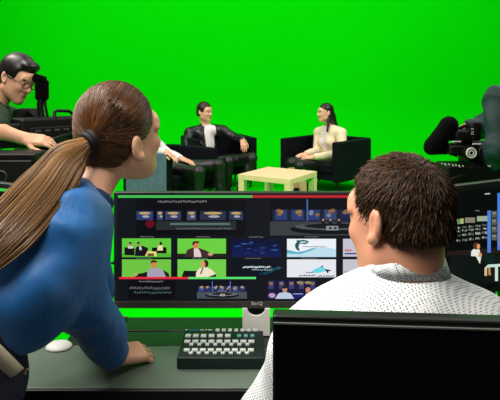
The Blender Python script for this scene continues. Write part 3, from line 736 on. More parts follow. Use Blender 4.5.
    p.poly([(152, 253), (166.5, 253.4), (166.5, 247.2), (152, 247.6)], (12, 14, 16)); p.poly([(157, 250.5), (163, 250.5), (162.5, 245.6), (159.5, 245), (157.6, 247)], (236, 220, 170)); p.ell(160, 244, 1.3, 1.7, (206, 140, 104)); p.ell(160.8, 243.4, 1.4, 1.6, (30, 16, 14))
    p.poly([(145, 256), (156.5, 256.4), (156.5, 251.6), (147.5, 251)], (234, 214, 130)); p.rect(147.5, 253.4, 154, 256.3, (98, 92, 40)); p.build('camera_picture', scr)
    # man in jacket
    p = Pic(pl); p.rect(177.5, 238.6, 226, 257.2, (108, 208, 66)); p.rect(177.5, 253.6, 226, 257.2, (30, 34, 26)); p.poly([(184.5, 257), (213, 257), (212.5, 254), (206, 250.5), (199, 248), (193, 247.5), (187, 250)], (66, 44, 42))
    p.poly([(194, 257), (201.5, 257), (200.5, 252), (197.8, 247.6), (193.8, 247.8)], (222, 206, 202)); p.ell(195.6, 245, 2.9, 3.8, (216, 124, 84)); p.poly([(192.2, 245), (192.6, 242), (195, 241), (199, 241.3), (199.2, 243.4), (195, 242.9), (193.4, 245.5)], (66, 30, 18)); p.ell(210.5, 254.2, 2.6, 1.6, (212, 150, 120)); p.build('camera_picture', scr)
    # man in grey shirt
    p = Pic(pl); p.rect(122, 259.4, 171, 276.9, (110, 196, 66)); p.poly([(135, 276.9), (149, 276.9), (149, 271), (143, 273), (136, 274)], (22, 26, 24)); p.poly([(161, 276.9), (169.5, 276.9), (168.6, 273), (163, 270)], (28, 40, 30))
    p.poly([(147, 276.9), (166, 276.9), (163.4, 271), (159, 268), (152, 267.8), (147.5, 270)], (168, 160, 178)); p.ell(154, 264.6, 2.9, 3.7, (214, 134, 78)); p.poly([(150.6, 264), (150.8, 261), (153.5, 259.8), (157, 261), (156.8, 262.6), (152.5, 262.4)], (70, 34, 20)); p.ell(136, 274.6, 1.8, 1.2, (214, 160, 120)); p.build('camera_picture', scr)
    # woman in cream
    p = Pic(pl); p.rect(177.5, 259.4, 226, 276.9, (112, 206, 72)); p.poly([(181.5, 276.9), (197.5, 276.9), (197, 271), (184, 270.6)], (18, 22, 22)); p.poly([(208, 276.9), (216, 276.9), (216, 273.6), (208.4, 273.6)], (20, 20, 22))
    p.poly([(196, 276.9), (208, 276.9), (216, 274), (210.5, 268.8), (204, 267), (199, 268.4), (196, 273)], (240, 226, 198)); p.ell(205.8, 263.6, 2.7, 3.6, (52, 24, 18)); p.ell(203, 264.4, 2.3, 3.2, (224, 150, 100)); p.poly([(200, 274), (201.5, 274), (203.6, 267.4), (202.6, 267.2)], (70, 46, 40)); p.build('camera_picture', scr)
    # blue graphic
    p = Pic(pl); p.grad(232, 238.6, 281, 257, (8, 14, 46), (14, 28, 84), 6); r = random.Random(5)
    for i in range(16): x, y = r.uniform(236, 277), r.uniform(241, 254); p.ell(x, y, r.uniform(1, 4), r.uniform(.3, .9), r.choice([(26, 60, 130), (40, 84, 150), (18, 40, 100)]))
    p.build('graphic_picture', scr)
    p = Pic(pl); p.rect(232, 259.4, 281, 276.9, (8, 16, 28)); 
    for i in range(9): p.ell(262+i*2.1, 274-i*.75+r.uniform(-1, 1), 3, 1.1, r.choice([(12, 60, 84), (14, 48, 66), (20, 84, 100)]))
    p.dashes(243, 271, 267.2, 1.7, (214, 222, 226), 21, .5); p.dashes(252, 272, 269.8, 1.1, (140, 160, 170), 22, .4); p.build('graphic_picture', scr)
    # white graphics with a leaping dolphin and a blue wave
    p = Pic(pl); p.rect(287, 238.8, 336, 257, (236, 242, 246)); p.poly([(287, 257), (336, 257), (336, 249.5), (329, 247.6), (320, 247), (312, 249), (305, 251.6), (298, 252.4), (287, 250)], (190, 224, 238)); p.poly([(287, 253.6), (300, 254.2), (310, 251), (318, 247.4), (312, 248.2), (304, 251), (297, 252), (287, 249.6)], (98, 178, 208))
    p.poly([(297.6, 250.6), (299.8, 250.4), (298.6, 247.4), (299, 244.6), (301.4, 243.4), (304, 244.2), (307, 243.8), (309, 241.4), (306.6, 240.4), (302.6, 239.8), (299, 240.4), (296.6, 239.6), (297, 241.6), (295, 244.6), (295.4, 248)], (34, 82, 94)); p.poly([(299, 243.2), (303, 242.9), (307.6, 242.4), (305, 241.3), (301, 241.2)], (176, 214, 216)); p.dashes(303, 326, 246.7, .7, (60, 84, 110), 31, .3); p.build('graphic_picture', scr)
    p = Pic(pl); p.rect(287, 259.4, 336, 277.2, (230, 232, 240)); p.poly([(311, 272.6), (318, 273), (326, 271), (325, 268), (321, 266.6), (315, 269)], (104, 218, 226)); p.poly([(320.4, 267), (323.4, 265), (322.6, 267.6)], (60, 74, 90)); p.poly([(325, 269), (329, 269.6), (331.6, 270.8), (328.6, 271.2), (328, 273.6), (326, 271.4)], (44, 50, 62))
    p.dashes(299, 316, 275.6, 1.2, (44, 46, 54), 33, .6); p.dashes(306, 313, 272.4, 1, (60, 62, 70), 34, .5); p.dashes(318, 335, 276, 1.1, (70, 72, 82), 35, .5); p.build('graphic_picture', scr)
    for y0, sd in ((238.8, 1), (259.4, 2)):
        p = Pic(pl); p.rect(343, y0, 392, y0+17.8, (196, 196, 206)); p.dashes(345, 352.5, y0+11.7 if sd == 1 else y0+13.4, 2.2, (206, 96, 96), 40+sd); p.rect(344.5, y0+14.2, 391, y0+15.6, (44, 60, 142) if sd == 1 else (120, 140, 190)); p.build('graphic_picture', scr)
    # bottom row
    p = Pic(pl); p.rect(128, 280.6, 175, 299, (7, 9, 12)); p.dashes(139, 163, 281.6, 1.2, (120, 120, 118), 50); p.dashes(129.5, 170, 288, 2.4, (84, 88, 92), 51, .4); p.dashes(134, 172, 292.6, 1.8, (60, 84, 84), 52); p.build('camera_picture', scr)
    vset(Pic(pl), 197, 280.8, 247, 298.6, 8, 1.05).build('camera_picture', scr)
    p = Pic(pl); p.rect(267.5, 280.6, 316.5, 298.8, (20, 22, 60))
    for x in (268.5, 279, 289, 299, 310): p.rect(x, 281, x+5, 289, (58, 60, 110)); p.ell(x+2.5, 283.6, 2, 1.4, (150, 112, 70))
    for x in (300, 308): p.ell(x, 282.6, 3.4, 1.5, (150, 134, 90))
    p.rect(267.5, 294, 316.5, 298.8, (28, 28, 96)); p.ell(272, 295.4, 3.4, 2.4, (190, 150, 190)); p.poly([(275, 298.8), (294, 298.8), (291, 293.6), (286, 292), (279, 293)], (190, 204, 226)); p.ell(284.8, 289.6, 2.4, 2.9, (196, 140, 106)); p.ell(284.4, 287.4, 2.3, 1.3, (34, 24, 20)); p.poly([(304, 298.8), (311, 298.8), (310, 293.6), (306, 293.6)], (216, 220, 230)); p.ell(308, 290.2, 2.5, 3, (206, 140, 106)); p.rect(293, 293.4, 303, 294.4, (140, 160, 210)); p.build('camera_picture', scr)
    p = Pic(pl); p.rect(326, 280.6, 392, 299, (8, 9, 12)); p.dashes(336, 353, 283.8, 2.8, (208, 210, 210), 60); p.dashes(354, 358, 281.4, 1.4, (150, 150, 150), 61); p.build('camera_picture', scr)
main_monitor()

def side_monitor(p0, d, label, t0, t1, hgt, ztop):
    """p0 a point on the plane, d direction along the width"""
    pl = Panel(p0, d); c2 = pl.p0+pl.d*(t0+t1)/2; c = np.array([c2[0], c2[1], ztop-hgt/2]); A = np.stack([pl.d, -pl.n, np.array([0, 0, 1.])], 1); w = t1-t0
    bk = c-pl.n*.06
    root = thing('monitor', label, 'monitor', (bk[0], bk[1], ZD), 'studio monitors')
    b = MB(); b.box(c-pl.n*.013, (w, .022, hgt), A, .003); b.box(c-pl.n*.03, (w*.6, .02, hgt*.7), A, .008); b.build('housing', BEZ, root)
    scr = MB().box(c-np.array([0, 0, .0]), (w-.016, .0026, hgt-.034), A).build('screen', emat((5, 6, 8)), root, False)
    b = MB(); b.box(np.array([bk[0], bk[1], ZD+.15]), (.05, .02, .3), A, .004); b.box(np.array([bk[0], bk[1], ZD+.006]), (.2, .11, .012), A, .004); b.build('stand', BEZ, root)
    return root, scr, pl
# right hand monitor
pa, pb = P(455, 190, 1.50), P(500, 185, 1.585)
rootR, scrR, plR = side_monitor(pa, (pb-pa)*[1, 1, 0], 'right hand monitor, angled away, showing rows of tiny pictures and a seated woman', -.165, .36, .32, 1.5-(186-85)*1.50/550)
p = Pic(plR, .0016)
for x0, x1, c in ((450, 454.5, (40, 40, 44)), (454.5, 457.5, (176, 26, 92)), (457.5, 460.6, (70, 160, 110)), (460.6, 463.6, (190, 176, 110)), (465, 475, (128, 128, 108)), (477, 487.4, (150, 172, 150))):
    s = (x0+x1)/2-447; y = 223-s*.12; p.poly([(x0, y+2.6), (x1, y+2.4), (x1, y-2.8), (x0, y-2.6)], c)
for rrow, yb in enumerate((229, 232.4, 236.6, 241.6)):
    r = random.Random(rrow+70)
    for i in range(6):
        x0 = 449+i*6.6; y = yb-(x0-447)*.11; w = 5.2
        for kk in range(4):
            g = r.randint(60, 190); p.rect(x0+kk*w/4, y-1.1+r.uniform(-.4, .4), x0+kk*w/4+w/5.5, y+r.uniform(.4, 1.2), (g, g+6, g-4))
p.build('picture_rows', scrR)
p = Pic(plR, .0016); p.poly([(487.4, 252.6), (490.8, 252.6), (490.8, 210.4), (487.4, 210.8)], (76, 128, 214)); p.poly([(497.4, 250), (501.5, 250), (501.5, 192.6), (497.4, 193.2)], (70, 126, 220))
for i in range(4): p.rect(491.6, 211+i*7.6, 496.8, 217.4+i*7.6, (88, 92, 84)); p.rect(492.4, 212.6+i*7.6, 496, 214+i*7.6, (140, 144, 130))
p.rect(498, 222, 501.5, 246, (120, 126, 180)); p.build('column_graphics', scrR)
p = Pic(plR, .0016); p.poly([(484.6, 194.6), (490, 194.2), (490, 193), (485, 193.4)], (190, 190, 180)); p.build('status_mark', scrR); p = Pic(plR, .0016); p.dashes(475.5, 479.5, 210.8, .8, (150, 150, 146), 4); p.build('status_text', scrR)
p = Pic(plR, .0016); p.poly([(447, 257), (520, 252), (520, 245.5), (447, 251.5)], (34, 24, 22)); p.rect(450, 255, 520, 283, (16, 20, 18))
p.poly([(463.5, 284), (478, 285), (478, 256), (463.5, 256)], (10, 18, 16)); p.poly([(484, 264), (495, 264), (494.6, 254.4), (484, 254.4)], (10, 34, 28)); p.rect(478, 263, 486, 285, (12, 14, 14))
p.poly([(471, 256), (476, 256.4), (480, 264), (481, 258), (479.6, 249.6), (474, 248.6), (471.4, 251)], (226, 232, 220)); p.ell(476, 246, 3, 3.6, (90, 44, 26)); p.ell(478.4, 246.4, 1.7, 2.6, (214, 150, 106)); p.poly([(478, 256.6), (481.6, 257.4), (482, 254), (479, 252)], (206, 160, 110))
p.poly([(484.5, 268), (505, 266), (505, 263.6), (488, 264.6)], (196, 226, 208)); p.poly([(484.5, 275.6), (487, 276), (487, 267.6), (484.5, 267.8)], (206, 196, 150)); p.poly([(495, 281), (498, 281), (498, 266.6), (495, 267)], (206, 222, 206)); p.poly([(488.4, 275), (491, 275.4), (490.4, 268), (488, 268)], (196, 130, 80)); p.build('studio_picture', scrR)
# left hand monitor
pa, pb = P(0, 185.6, 1.60), P(26, 188.4, 1.55)
rootL, scrL, plL = side_monitor(pb, (pb-pa)*[1, 1, 0], 'left hand monitor mostly hidden behind the ponytailed woman, green line along its top', -.42, .165, .32, 1.5-(186.4-85)*1.55/550)
p = Pic(plL, .0016); p.poly([(-60, 185.6), (78, 198.2), (78, 195.6), (-60, 182.6)], (80, 210, 84)); p.build('tally_line', scrL)
p = Pic(plL, .0016); r = random.Random(9); p.poly([(-34, 220), (46, 224), (46, 192.5), (-34, 187.5)], (8, 9, 12))
for i in range(46):
    x = r.uniform(-30, 40); y = r.uniform(196, 214)+x*.06; g = r.randint(60, 190); p.rect(x, y, x+r.uniform(1, 2.6), y+r.uniform(.6, 1.6), r.choice([(g, g, g), (g//2, g//2, g), (g, g//2, g//3)]))
p.build('studio_picture', scrL)

# near monitor, switched off, in the foreground
def near_monitor():
    pl = Panel((0.0255, .62, 1), (1, -.068, 0)); w, hgt, zt = .56, .335, 1.5-(316-85)*.62/550
    c = pl.p0+pl.d*w/2; c[2] = zt-hgt/2; A = np.stack([pl.d, -pl.n, np.array([0, 0, 1.])], 1)
    bk = c-pl.n*.05; root = thing('monitor', 'large dark switched off monitor in the foreground behind the seated man', 'monitor', (bk[0], bk[1], .74), 'studio monitors')
    NB = mat('gloss_black_bezel', (10, 13, 12), .3)
    b = MB(); b.box(c-pl.n*.012, (w, .022, hgt), A, .003); b.box(c-pl.n*.026, (w*.7, .02, hgt*.75), A, .006); b.build('housing', NB, root)
    MB().box(c-[0, 0, .002], (w-.006, .003, hgt-.018), A).build('screen', mat('dark_glass_panel', (4, 7, 5), .22, spec=.35), root, False)
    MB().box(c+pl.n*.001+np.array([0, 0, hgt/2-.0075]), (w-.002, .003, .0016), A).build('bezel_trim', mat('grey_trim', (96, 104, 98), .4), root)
    b = MB(); b.box(np.array([bk[0], bk[1], .74+.14]), (.07, .016, .28), A, .004); b.box(np.array([bk[0], bk[1]-.03, .746]), (.26, .17, .012), A, .004); b.build('stand', NB, root)
    d = thing('side_table', 'plain black table carrying the switched off foreground monitor', 'table', (bk[0]+.1, .52, 0))
    MB().box((bk[0]+.1, .56, .725), (.9, .3, .03), None, .004).build('table_top', EDGE, d)
    for x in (-1, 1):
        for y in (.45, .67): MB().box((bk[0]+.1+x*.42, y, .355), (.035, .035, .71), None, .003).build('leg', EDGE, d)
near_monitor()

# ------------------------------------------------------------------ keyboard, mouse, cable
def keyboard():
    z = .83; x0, x1, y0, y1 = -.1805, .036, 1.352, 1.503
    root = thing('keyboard', 'compact dark green editing keyboard with rows of white keys', 'keyboard', ((x0+x1)/2, (y0+y1)/2, ZD))
    KB = mat('dark_green_plastic', (8, 30, 26), .5)
    MB().box(((x0+x1)/2, (y0+y1)/2, (ZD+z)/2), (x1-x0, y1-y0, z-ZD), None, .004).build('case', KB, root)
    KW = mat('white_key', (206, 214, 208), .45); KT = mat('teal_key', (110, 178, 168), .45)
    def key(px, py, wpx, hpx, m):
        c = Pz(px, py, z+.002); s = F/c[1]; w = wpx/s; d = hpx*c[1]/(py-HY)
        MB().box((c[0], c[1], z+.001), (w*.9, d*.8, .005), None, .0008).build('key', m, root)
    for x in (217.6, 223.8, 230, 236.2, 242.4, 248.8, 255): key(x, 329.9, 4.2, 2.3, KW)
    for x in (188.2, 195.8, 203.6, 211.6, 219.8, 227.8): key(x, 335.5, 6.2, 3.2, KW)
    for x in (239.2, 245.8, 252.4): key(x, 335.5, 4.4, 2.4, KT)
    for yy in (341.2, 349.8):
        for i in range(9): key(187.4+i*8.0-(.6 if yy > 345 else 0), yy, 6.6, 3.0, KW)
        for i in range(8): key(191.4+i*8.0-(.6 if yy > 345 else 0), yy+2.9, 4.4, 2.2, KW)
    b = MB()
    for i, x in enumerate((186.5, 201, 203, 206, 209, 211)): c = Pz(x, 330, z); b.box((c[0], c[1], z+.0004), (.004, .004, .001))
    b.build('brand_strip', WHT, root)
    c = Pz(194, 330.2, z); MB().box((c[0], c[1], z+.0004), (.026, .004, .001)).build('blue_lettering', mat('blue_print', (40, 110, 170), .5), root)
keyboard()
S = SDF(); c = Pz(59, 347.5, ZD); S.ell(c, (.036, .03, .016), None, .005); S.box(c-[0, 0, .03], (.2, .2, .03), None, .004, .004, '-')
tag(link('mouse', S.mesh(.003, 'mouse'), mat('white_plastic_shell', (222, 222, 218), .4)), 'white rounded mouse on the desk under the leaning woman', 'mouse')
pts = []
r = random.Random(3)
for i in range(60):
    t = i/59; pts.append(P(109+2.2*math.sin(t*26)+r.uniform(-.5, .5)+(4 if i < 4 else 0), 262+26*t+1.3*math.cos(t*31), 1.62+.012*math.cos(t*26)))
pts += [P(108, 300, 1.63), Pz(112, 316.6, ZD+.003), Pz(128, 317.4, ZD+.003)]
pts = [P(117, 258, 1.588)]+pts
tag(MB().tube(pts, .0032, 6).build('coiled_cable', mat('black_cable', (8, 10, 10), .5)), 'black curled cable hanging at the left edge of the central monitor', 'cable')

# ------------------------------------------------------------------ foreground woman leaning on the desk
def leaning_woman():
    root = thing('person', 'woman with brown ponytail and blue shirt leaning on the desk, seen from behind', 'person', (-.56, 1.0, 0))
    hd = Head(P(120, 138, 1.335), (.65, .76, .04), up=(.0, .0, 1), sc=.985, jaw=.84, ear=-.02)
    j = dict(neck=P(86, 206, 1.25), pelvis=np.array([-.575, 1.06, 1.02]), shoulder_r=P(73, 228, 1.14), shoulder_l=P(82, 222, 1.36),
             elbow_r=P(82, 299, 1.205), wrist_r=np.array([-.332, 1.35, .838]), elbow_l=P(88, 290, 1.42), wrist_l=P(93, 332, 1.42),
             hip_r=np.array([-.60, .97, .95]), hip_l=np.array([-.60, 1.13, .95]), knee_r=np.array([-.55, .93, .47]), knee_l=np.array([-.55, 1.12, .47]), ankle_r=np.array([-.6, .9, .08]), ankle_l=np.array([-.6, 1.1, .08]))
    f = Figure(root, j, hd, (.94, .34, -.2), .9, .004, True)
    f.body(SKIN_F, [dict(wrist=j['wrist_r'], fdir=(.72, .62, -.2), dorsal=(.1, -.25, .95), side=-1, sc=.84, curl=.8, thumb_in=.3), dict(wrist=j['wrist_l'], fdir=(.1, .95, -.25), dorsal=(.1, .1, .95), side=1, sc=.86, curl=.5)])
    BLUE = mat('blue_satin_shirt', (10, 92, 156), .6, bump=.6, bscale=14, bstretch=(1.6, 1.6, .7), var=.2, vscale=5, sheen=.1)
    def shirt(S):
        f.torso(S, .010, k=.05, wide=1.05)
        S.ell(f.j['pelvis']+f.up*.15+f.f*.06, (.13, .085, .10), f.R, .06)
        f.arm(S, 'r', .010, .93, .03, (.058, .052, .036)); f.arm(S, 'l', .010, .93, .03, (.056, .05, .032))
        n = f.j['neck']; u = nrm(hd.w((0, -.025, -.055))-n)
        S.cone(n-u*.03, n+u*.0, .058, .048, .02)
        # hem: cut off under the belt line
        S.box(f.j['pelvis']-f.up*.055, (.3, .3, .1), f.R, .01, .01, '-')
    f.cloth('shirt', BLUE, shirt, wrinkle(.009, 34, 31))
    n = f.j['neck']; u = nrm(hd.w((0, -.025, -.055))-n); S = SDF(); S.cone(n-u*.03, n+u*.016, .066, .056, .005); S.cone(n-u*.06, n+u*.05, .056, .049, .004, '-')
    link('collar', S.mesh(.003, 'collar'), mat('navy_collar', (10, 52, 92), .7, bump=.3, bscale=60), root)
    DEN = mat('dark_denim', (14, 20, 44), .8, bump=.3, bscale=60, var=.3, vscale=20)
    f.cloth('jeans', DEN, lambda S: (S.ell(f.j['pelvis'], (.17, .125, .1), f.R, .04), S.ell((f.j['hip_l']+f.j['hip_r'])/2-np.array([0, 0, .03]), (.165, .17, .12), None, .05), f.leg(S, 'l', .018), f.leg(S, 'r', .018)), h=.006)
    pc = f.j['pelvis']+f.up*.03
    ring = [pc+f.R[:, 0]*.186*math.cos(a)+f.f*.143*math.sin(a) for a in np.linspace(0, 2*PI, 48, endpoint=False)]
    bm = MB()
    for k in range(2): pass
    rows = []
    for off in (-.013, .013): rows.append([p+f.up*off for p in ring])
    V = np.array(rows[0]+rows[1]); n = 48
    cen = pc; Vout = V+np.array([nrm((v-cen)-f.up*((v-cen) @ f.up))*.004 for v in V])
    VV = np.concatenate([V, Vout]); Q = []
    for i in range(n):
        k = (i+1) % n; Q += [(96+i, 96+k, 144+k, 144+i), (i, 48+i, 48+k, k), (48+i, 144+i, 144+k, 48+k), (i, k, 96+k, 96+i)]
    belt = link('belt', raw_mesh('belt', VV, np.array(Q)), mat('cream_belt', (214, 206, 178), .55, bump=.1, bscale=80), root)
    bc = pc+f.f*.152; MB().box(bc, (.04, .006, .034), f.R, .002).box(bc+f.f*.003, (.026, .006, .022), f.R, .002).build('buckle', mat('brass_buckle', (190, 170, 110), .3, metal=.8), belt)
    f.shoes(SHOE, (1, .1))
    # hair: scalp cap, combed strands, band, ponytail
    HB = hair_mat('brown_hair', (46, 26, 13), (112, 70, 34), .42, .32); HT = hair_mat('blond_brown_lengths', (70, 44, 18), (158, 116, 60), .4, .5)
    S = SDF(); hd.e(S, (0, -.016, .044), (.082, .1, .098), .02); hd.e(S, (0, -.05, -.015), (.072, .056, .06), .03)
    hd.b(S, (0, .155, -.122), (.14, .085, .18), .03, .015, '-'); hd.b(S, (0, .06, -.152), (.16, .07, .115), .02, .015, '-'); hd.b(S, (0, 0, -.205), (.2, .2, .1), .02, .02, '-')
    hair = link('hair', S.mesh(.004, 'hair'), HB, root)
    T = np.array([.03, -.096, .012])
    from mathutils.bvhtree import BVHTree
    me = hair.data; bvh = BVHTree.FromPolygons([v.co for v in me.vertices], [tuple(p.vertices) for p in me.polygons])
    Vh = np.array([v.co[:] for v in me.vertices]); Lh = hd.loc(Vh); Tw = hd.w(T)
    near = np.linalg.norm(Lh-T, axis=1); pick = rng.choice(np.where(near > .045)[0], 2600)
    L = []
    for i in pick:
        p0 = Vh[i]; pth = []
        for t in np.linspace(0, 1, 14):
            q = p0*(1-t)+Tw*t
            if t < .97:
                loc, nn, _, _ = bvh.find_nearest(Vector(q)); q = np.array(loc)+np.array(nn)*(.0004+.0016*rng.uniform()*min(1, 4*t))
            pth.append(q)
        pth = np.array(pth); pth[1:-1] = (pth[:-2]+pth[1:-1]*2+pth[2:])/4; L.append(pth)
    link('combed_strands', strands(np.array(L), np.linspace(.0011, .0008, 14), 'combed_strands'), HB, hair)
    tie = hd.w(T)
    MB().torus(tie+hd.R @ np.array([0, -.004, -.004]), .02, .0085, tuple(hd.R @ np.array([0, .9, .35])), 24, 8).torus(tie+hd.R @ np.array([0, -.014, -.008]), .019, .007, tuple(hd.R @ np.array([0, .9, .35])), 24, 8).build('hair_band', mat('black_hair_tie', (10, 10, 11), .7), hair)
    ctrl = np.array([tie+hd.R @ np.array([0, .012, .002]), tie+hd.R @ np.array([0, -.022, -.012]), P(68, 158, 1.2), P(52, 182, 1.13), P(30, 207, 1.07), P(6, 232, 1.02), P(-20, 258, .99), P(-36, 276, .97)])
    wid = np.array([.014, .018, .042, .05, .052, .05, .04, .02]); thk = np.array([.014, .015, .022, .02, .018, .016, .014, .01])
    ts = np.linspace(0, len(ctrl)-1, 26)
    cp = np.stack([np.interp(ts, range(len(ctrl)), ctrl[:, i]) for i in range(3)], 1)
    for _ in range(3): cp[1:-1] = (cp[:-2]+2*cp[1:-1]+cp[2:])/4
    ww = np.interp(ts, range(len(ctrl)), wid); tt = np.interp(ts, range(len(ctrl)), thk)
    tan = np.gradient(cp, axis=0); tan /= np.linalg.norm(tan, axis=1, keepdims=True)
    side = np.cross(tan, np.array([0, 1., .1])); side /= np.linalg.norm(side, axis=1, keepdims=True); nor = np.cross(side, tan)
    L = []
    for i in range(1500):
        a = rng.uniform(0, 2*PI); rr = math.sqrt(rng.uniform(0.05, 1)); e = rng.uniform(.55, 1.05)
        u, v = rr*math.cos(a), rr*math.sin(a); ph = rng.uniform(0, 6.28); am = rng.uniform(0, .08)
        wob = am*np.sin(np.linspace(0, 5, 26)+ph)
        pth = cp+side*((u+wob)*ww)[:, None]+nor*((v+wob*.5)*tt)[:, None]
        m = 26; xs = np.linspace(0, e*(m-1) if e < 1 else m-1, m); L.append(np.stack([np.interp(xs, range(m), pth[:, q]) for q in range(3)], 1))
    link('ponytail', strands(np.array(L), np.concatenate([np.full(20, .0012), np.linspace(.0012, .0004, 6)]), 'ponytail'), HT, hair)
leaning_woman()

# ------------------------------------------------------------------ foreground man at the desk
def dotted_shirt():
    m = mat('white_dotted_shirt', (236, 240, 240), .75, bump=.25, bscale=10); nt = m.node_tree; b = nt.nodes['Principled BSDF']
    tc = nt.nodes.new('ShaderNodeTexCoord'); mp = nt.nodes.new('ShaderNodeMapping'); mp.inputs['Rotation'].default_value = (.5, .3, .785)
    nt.links.new(tc.outputs['Object'], mp.inputs['Vector'])
    v = nt.nodes.new('ShaderNodeTexVoronoi'); v.inputs['Scale'].default_value = 250; v.inputs['Randomness'].default_value = .12
    nt.links.new(mp.outputs[0], v.inputs['Vector'])
    cr = nt.nodes.new('ShaderNodeValToRGB'); cr.color_ramp.elements[0].position = .26; cr.color_ramp.elements[0].color = (*lin((96, 116, 132)), 1); cr.color_ramp.elements[1].position = .42; cr.color_ramp.elements[1].color = (*lin((238, 242, 242)), 1)
    nt.links.new(v.outputs['Distance'], cr.inputs[0]); nt.links.new(cr.outputs[0], b.inputs['Base Color']); return m

def seated_man():
    root = thing('person', 'short haired man in white dotted shirt seated at the desk, back to us', 'person', (.26, .9, 0))
    hd = Head(P(398, 220, .93), (-.60, .78, -.14), up=(-.02, .12, 1), sc=.86)
    j = dict(neck=np.array([.258, .915, 1.165]), pelvis=np.array([.262, .88, .60]), shoulder_l=np.array([.115, .925, 1.045]), shoulder_r=np.array([.405, .925, 1.05]),
             elbow_l=np.array([.045, .99, .865]), wrist_l=np.array([.12, 1.2, .865]), elbow_r=np.array([.5, .99, .865]), wrist_r=np.array([.38, 1.2, .86]),
             hip_l=np.array([.17, .9, .56]), hip_r=np.array([.355, .9, .56]), knee_l=np.array([.12, 1.28, .55]), knee_r=np.array([.4, 1.28, .55]), ankle_l=np.array([.12, 1.2, .08]), ankle_r=np.array([.4, 1.2, .08]))
    f = Figure(root, j, hd, (0, 1, 0), 1.06, .0045)
    f.body(SKIN_M, [dict(wrist=j['wrist_l'], fdir=(.1, .98, -.25), dorsal=(0, .2, .95), side=1, curl=.4), dict(wrist=j['wrist_r'], fdir=(-.1, .98, -.2), dorsal=(0, .2, .95), side=-1, curl=.4)], LIPM, neck_r=.05)
    SH = dotted_shirt()
    def shirt(S):
        f.torso(S, .02, k=.05); f.arm(S, 'l', .022, .95, .04); f.arm(S, 'r', .022, .95, .04)
        n = f.j['neck']; S.cone(n-[.05, 0, .065], f.j['shoulder_l']+[.02, 0, -.015], .055, .06, .05); S.cone(n+[.05, 0, -.06], f.j['shoulder_r']-[.02, 0, .0], .06, .06, .05)
    f.cloth('shirt', SH, shirt, wrinkle(.006, 24, 41))
    # standing collar folded over
    cx_, cy_, na = .26, .922, 44
    rings = []
    for rad, dz, out in ((.0, 0., 0), (.5, .5, 0), (1., 1., 0), (1., 1., .005), (.5, .45, .009), (0., -.1, .012)):
        ring = []
        for i in range(na):
            a = PI*.62+(2*PI-.24*PI)*i/(na-1)-.02; back = .5-.5*math.sin(a)   # 1 at the back (-y)
            zt = 1.192+.04*back; zb = 1.17+.03*back; rr = .069-.007*rad+out*.5
            ring.append((cx_+rr*.98*math.cos(a), cy_+rr*math.sin(a)*.95, zb+(zt-zb)*dz))
        rings.append(ring)
    V = np.array(rings).reshape(-1, 3); Q = [(k*na+i, k*na+i+1, (k+1)*na+i+1, (k+1)*na+i) for k in range(5) for i in range(na-1)]
    Q += [(i, 5*na+i, 5*na+i+1, i+1) for i in range(na-1)]
    link('collar', raw_mesh('collar', V, np.array(Q)), SH, root)
    f.cloth('trousers', DJ, lambda S: (S.ell(f.j['pelvis']-[0, 0, .03], (.19, .15, .11), None, .04), f.leg(S, 'l', .016), f.leg(S, 'r', .016)), h=.007)
    f.shoes(SHOE, (0, 1))
    HM = hair_mat('short_dark_brown_hair', (22, 14, 8), (88, 60, 36), .48, .28)
    S = SDF(); hd.short_hair(S, .084, .075, .007, -.038); me = S.mesh(.004, 'hair'); hair = link('hair', me, HM, root)
    V = np.empty(len(me.vertices)*3, np.float32); me.vertices.foreach_get('co', V); V = V.reshape(-1, 3)
    N = np.empty(len(me.vertices)*3, np.float32); me.vertices.foreach_get('normal', N); N = N.reshape(-1, 3)
    Lc = hd.loc(V); out = np.linalg.norm((Lc-np.array([0, -.014, .03]))/np.array([.08, .1, .09]), axis=1) > .93
    ids = np.where(out)[0]; ids = rng.choice(ids, 15000); p0 = V[ids]; n0 = N[ids]
    crown = hd.w((.01, -.07, .118)); tg = p0-crown; tg -= n0*(tg*n0).sum(1, keepdims=True); tg /= np.linalg.norm(tg, axis=1, keepdims=True)+1e-6
    tg += rng.normal(size=tg.shape)*.22
    ln = rng.uniform(.007, .016, (len(ids), 1)); lift = rng.uniform(.06, .2, (len(ids), 1))
    m = 4; t = np.linspace(0, 1, m)[None, :, None]
    d = tg[:, None]*(t)*ln[:, None]+n0[:, None]*(lift[:, None]*ln[:, None]*(t-.35*t*t))-n0[:, None]*.001
    link('hair_strands', strands(p0[:, None]+d, np.array([.0009, .0009, .0007, .0002]), 'hair_strands'), HM, hair)
seated_man()

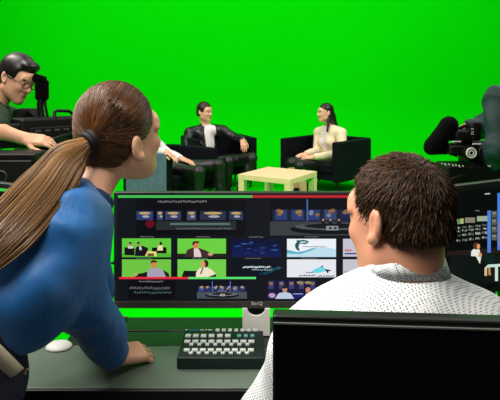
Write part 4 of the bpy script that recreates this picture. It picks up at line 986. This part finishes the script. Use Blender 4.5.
def office_chair():
    root = thing('office_chair', 'low black office chair under the man in white dotted shirt', 'chair', (.262, .89, 0))
    MB().box((.262, .92, .435), (.46, .42, .07), None, .03, 4).build('seat', VELVET, root)
    MB().cyl((.262, .92, .12), (.262, .92, .41), .028).build('gas_column', BLACKM, root)
    for i in range(5):
        a = i*2*PI/5+.3; q = Vector((math.cos(a), math.sin(a), 0)); b = MB(); b.tube([Vector((.262, .92, .12)), Vector((.262, .92, .075))+q*.24], [.028, .018], 8); b.build('base_spoke', BLACKM, root)
        c = Vector((.262, .92, .03))+q*.24; MB().cyl(c+Vector((-.015, 0, 0)), c+Vector((.015, 0, 0)), .03, n=18).build('caster', BLACKM, root)
office_chair()

# ------------------------------------------------------------------ light
def area(name, loc, target, size, power, rgb=(255, 255, 255)):
    l = bpy.data.lights.new(name, 'AREA'); l.shape = 'RECTANGLE'; l.size, l.size_y = size; l.energy = power; l.color = lin(rgb)
    o = bpy.data.objects.new(name, l); COL.objects.link(o); o.location = loc
    o.rotation_euler = (Vector(target)-Vector(loc)).to_track_quat('-Z', 'Y').to_euler(); return o
area('cyclorama_softlight', (0, 7.6, 5.6), (0, 10.6, 1.6), (14, 1.6), 172)
area('stage_softlight', (0, 6.6, 5.6), (0, 7.2, 0), (11, 4), 140)
area('stage_key', (-3.2, 3.4, 4.6), (0, 7.6, .8), (2.4, 1.2), 240, (255, 246, 236))
area('stage_key', (3.4, 3.4, 4.6), (.6, 7.6, .8), (2.4, 1.2), 190, (255, 246, 236))
area('desk_ceiling_light', (-.8, .6, 3.0), (-.1, 1.1, 1.0), (1.6, 1.0), 80, (255, 247, 238))
area('desk_ceiling_light', (-1.6, 2.3, 3.3), (-.2, 1.3, 1.0), (1.6, .8), 34, (255, 250, 244))
w = bpy.data.worlds.new('studio'); SC.world = w; w.use_nodes = True
w.node_tree.nodes['Background'].inputs[0].default_value = (.5, .52, .5, 1); w.node_tree.nodes['Background'].inputs[1].default_value = .1

SC.view_settings.view_transform = 'Standard'; SC.view_settings.look = 'None'; SC.view_settings.gamma = 1.0; SC.view_settings.exposure = 0.0
try: SC.view_settings.use_curve_mapping = False
except Exception: pass
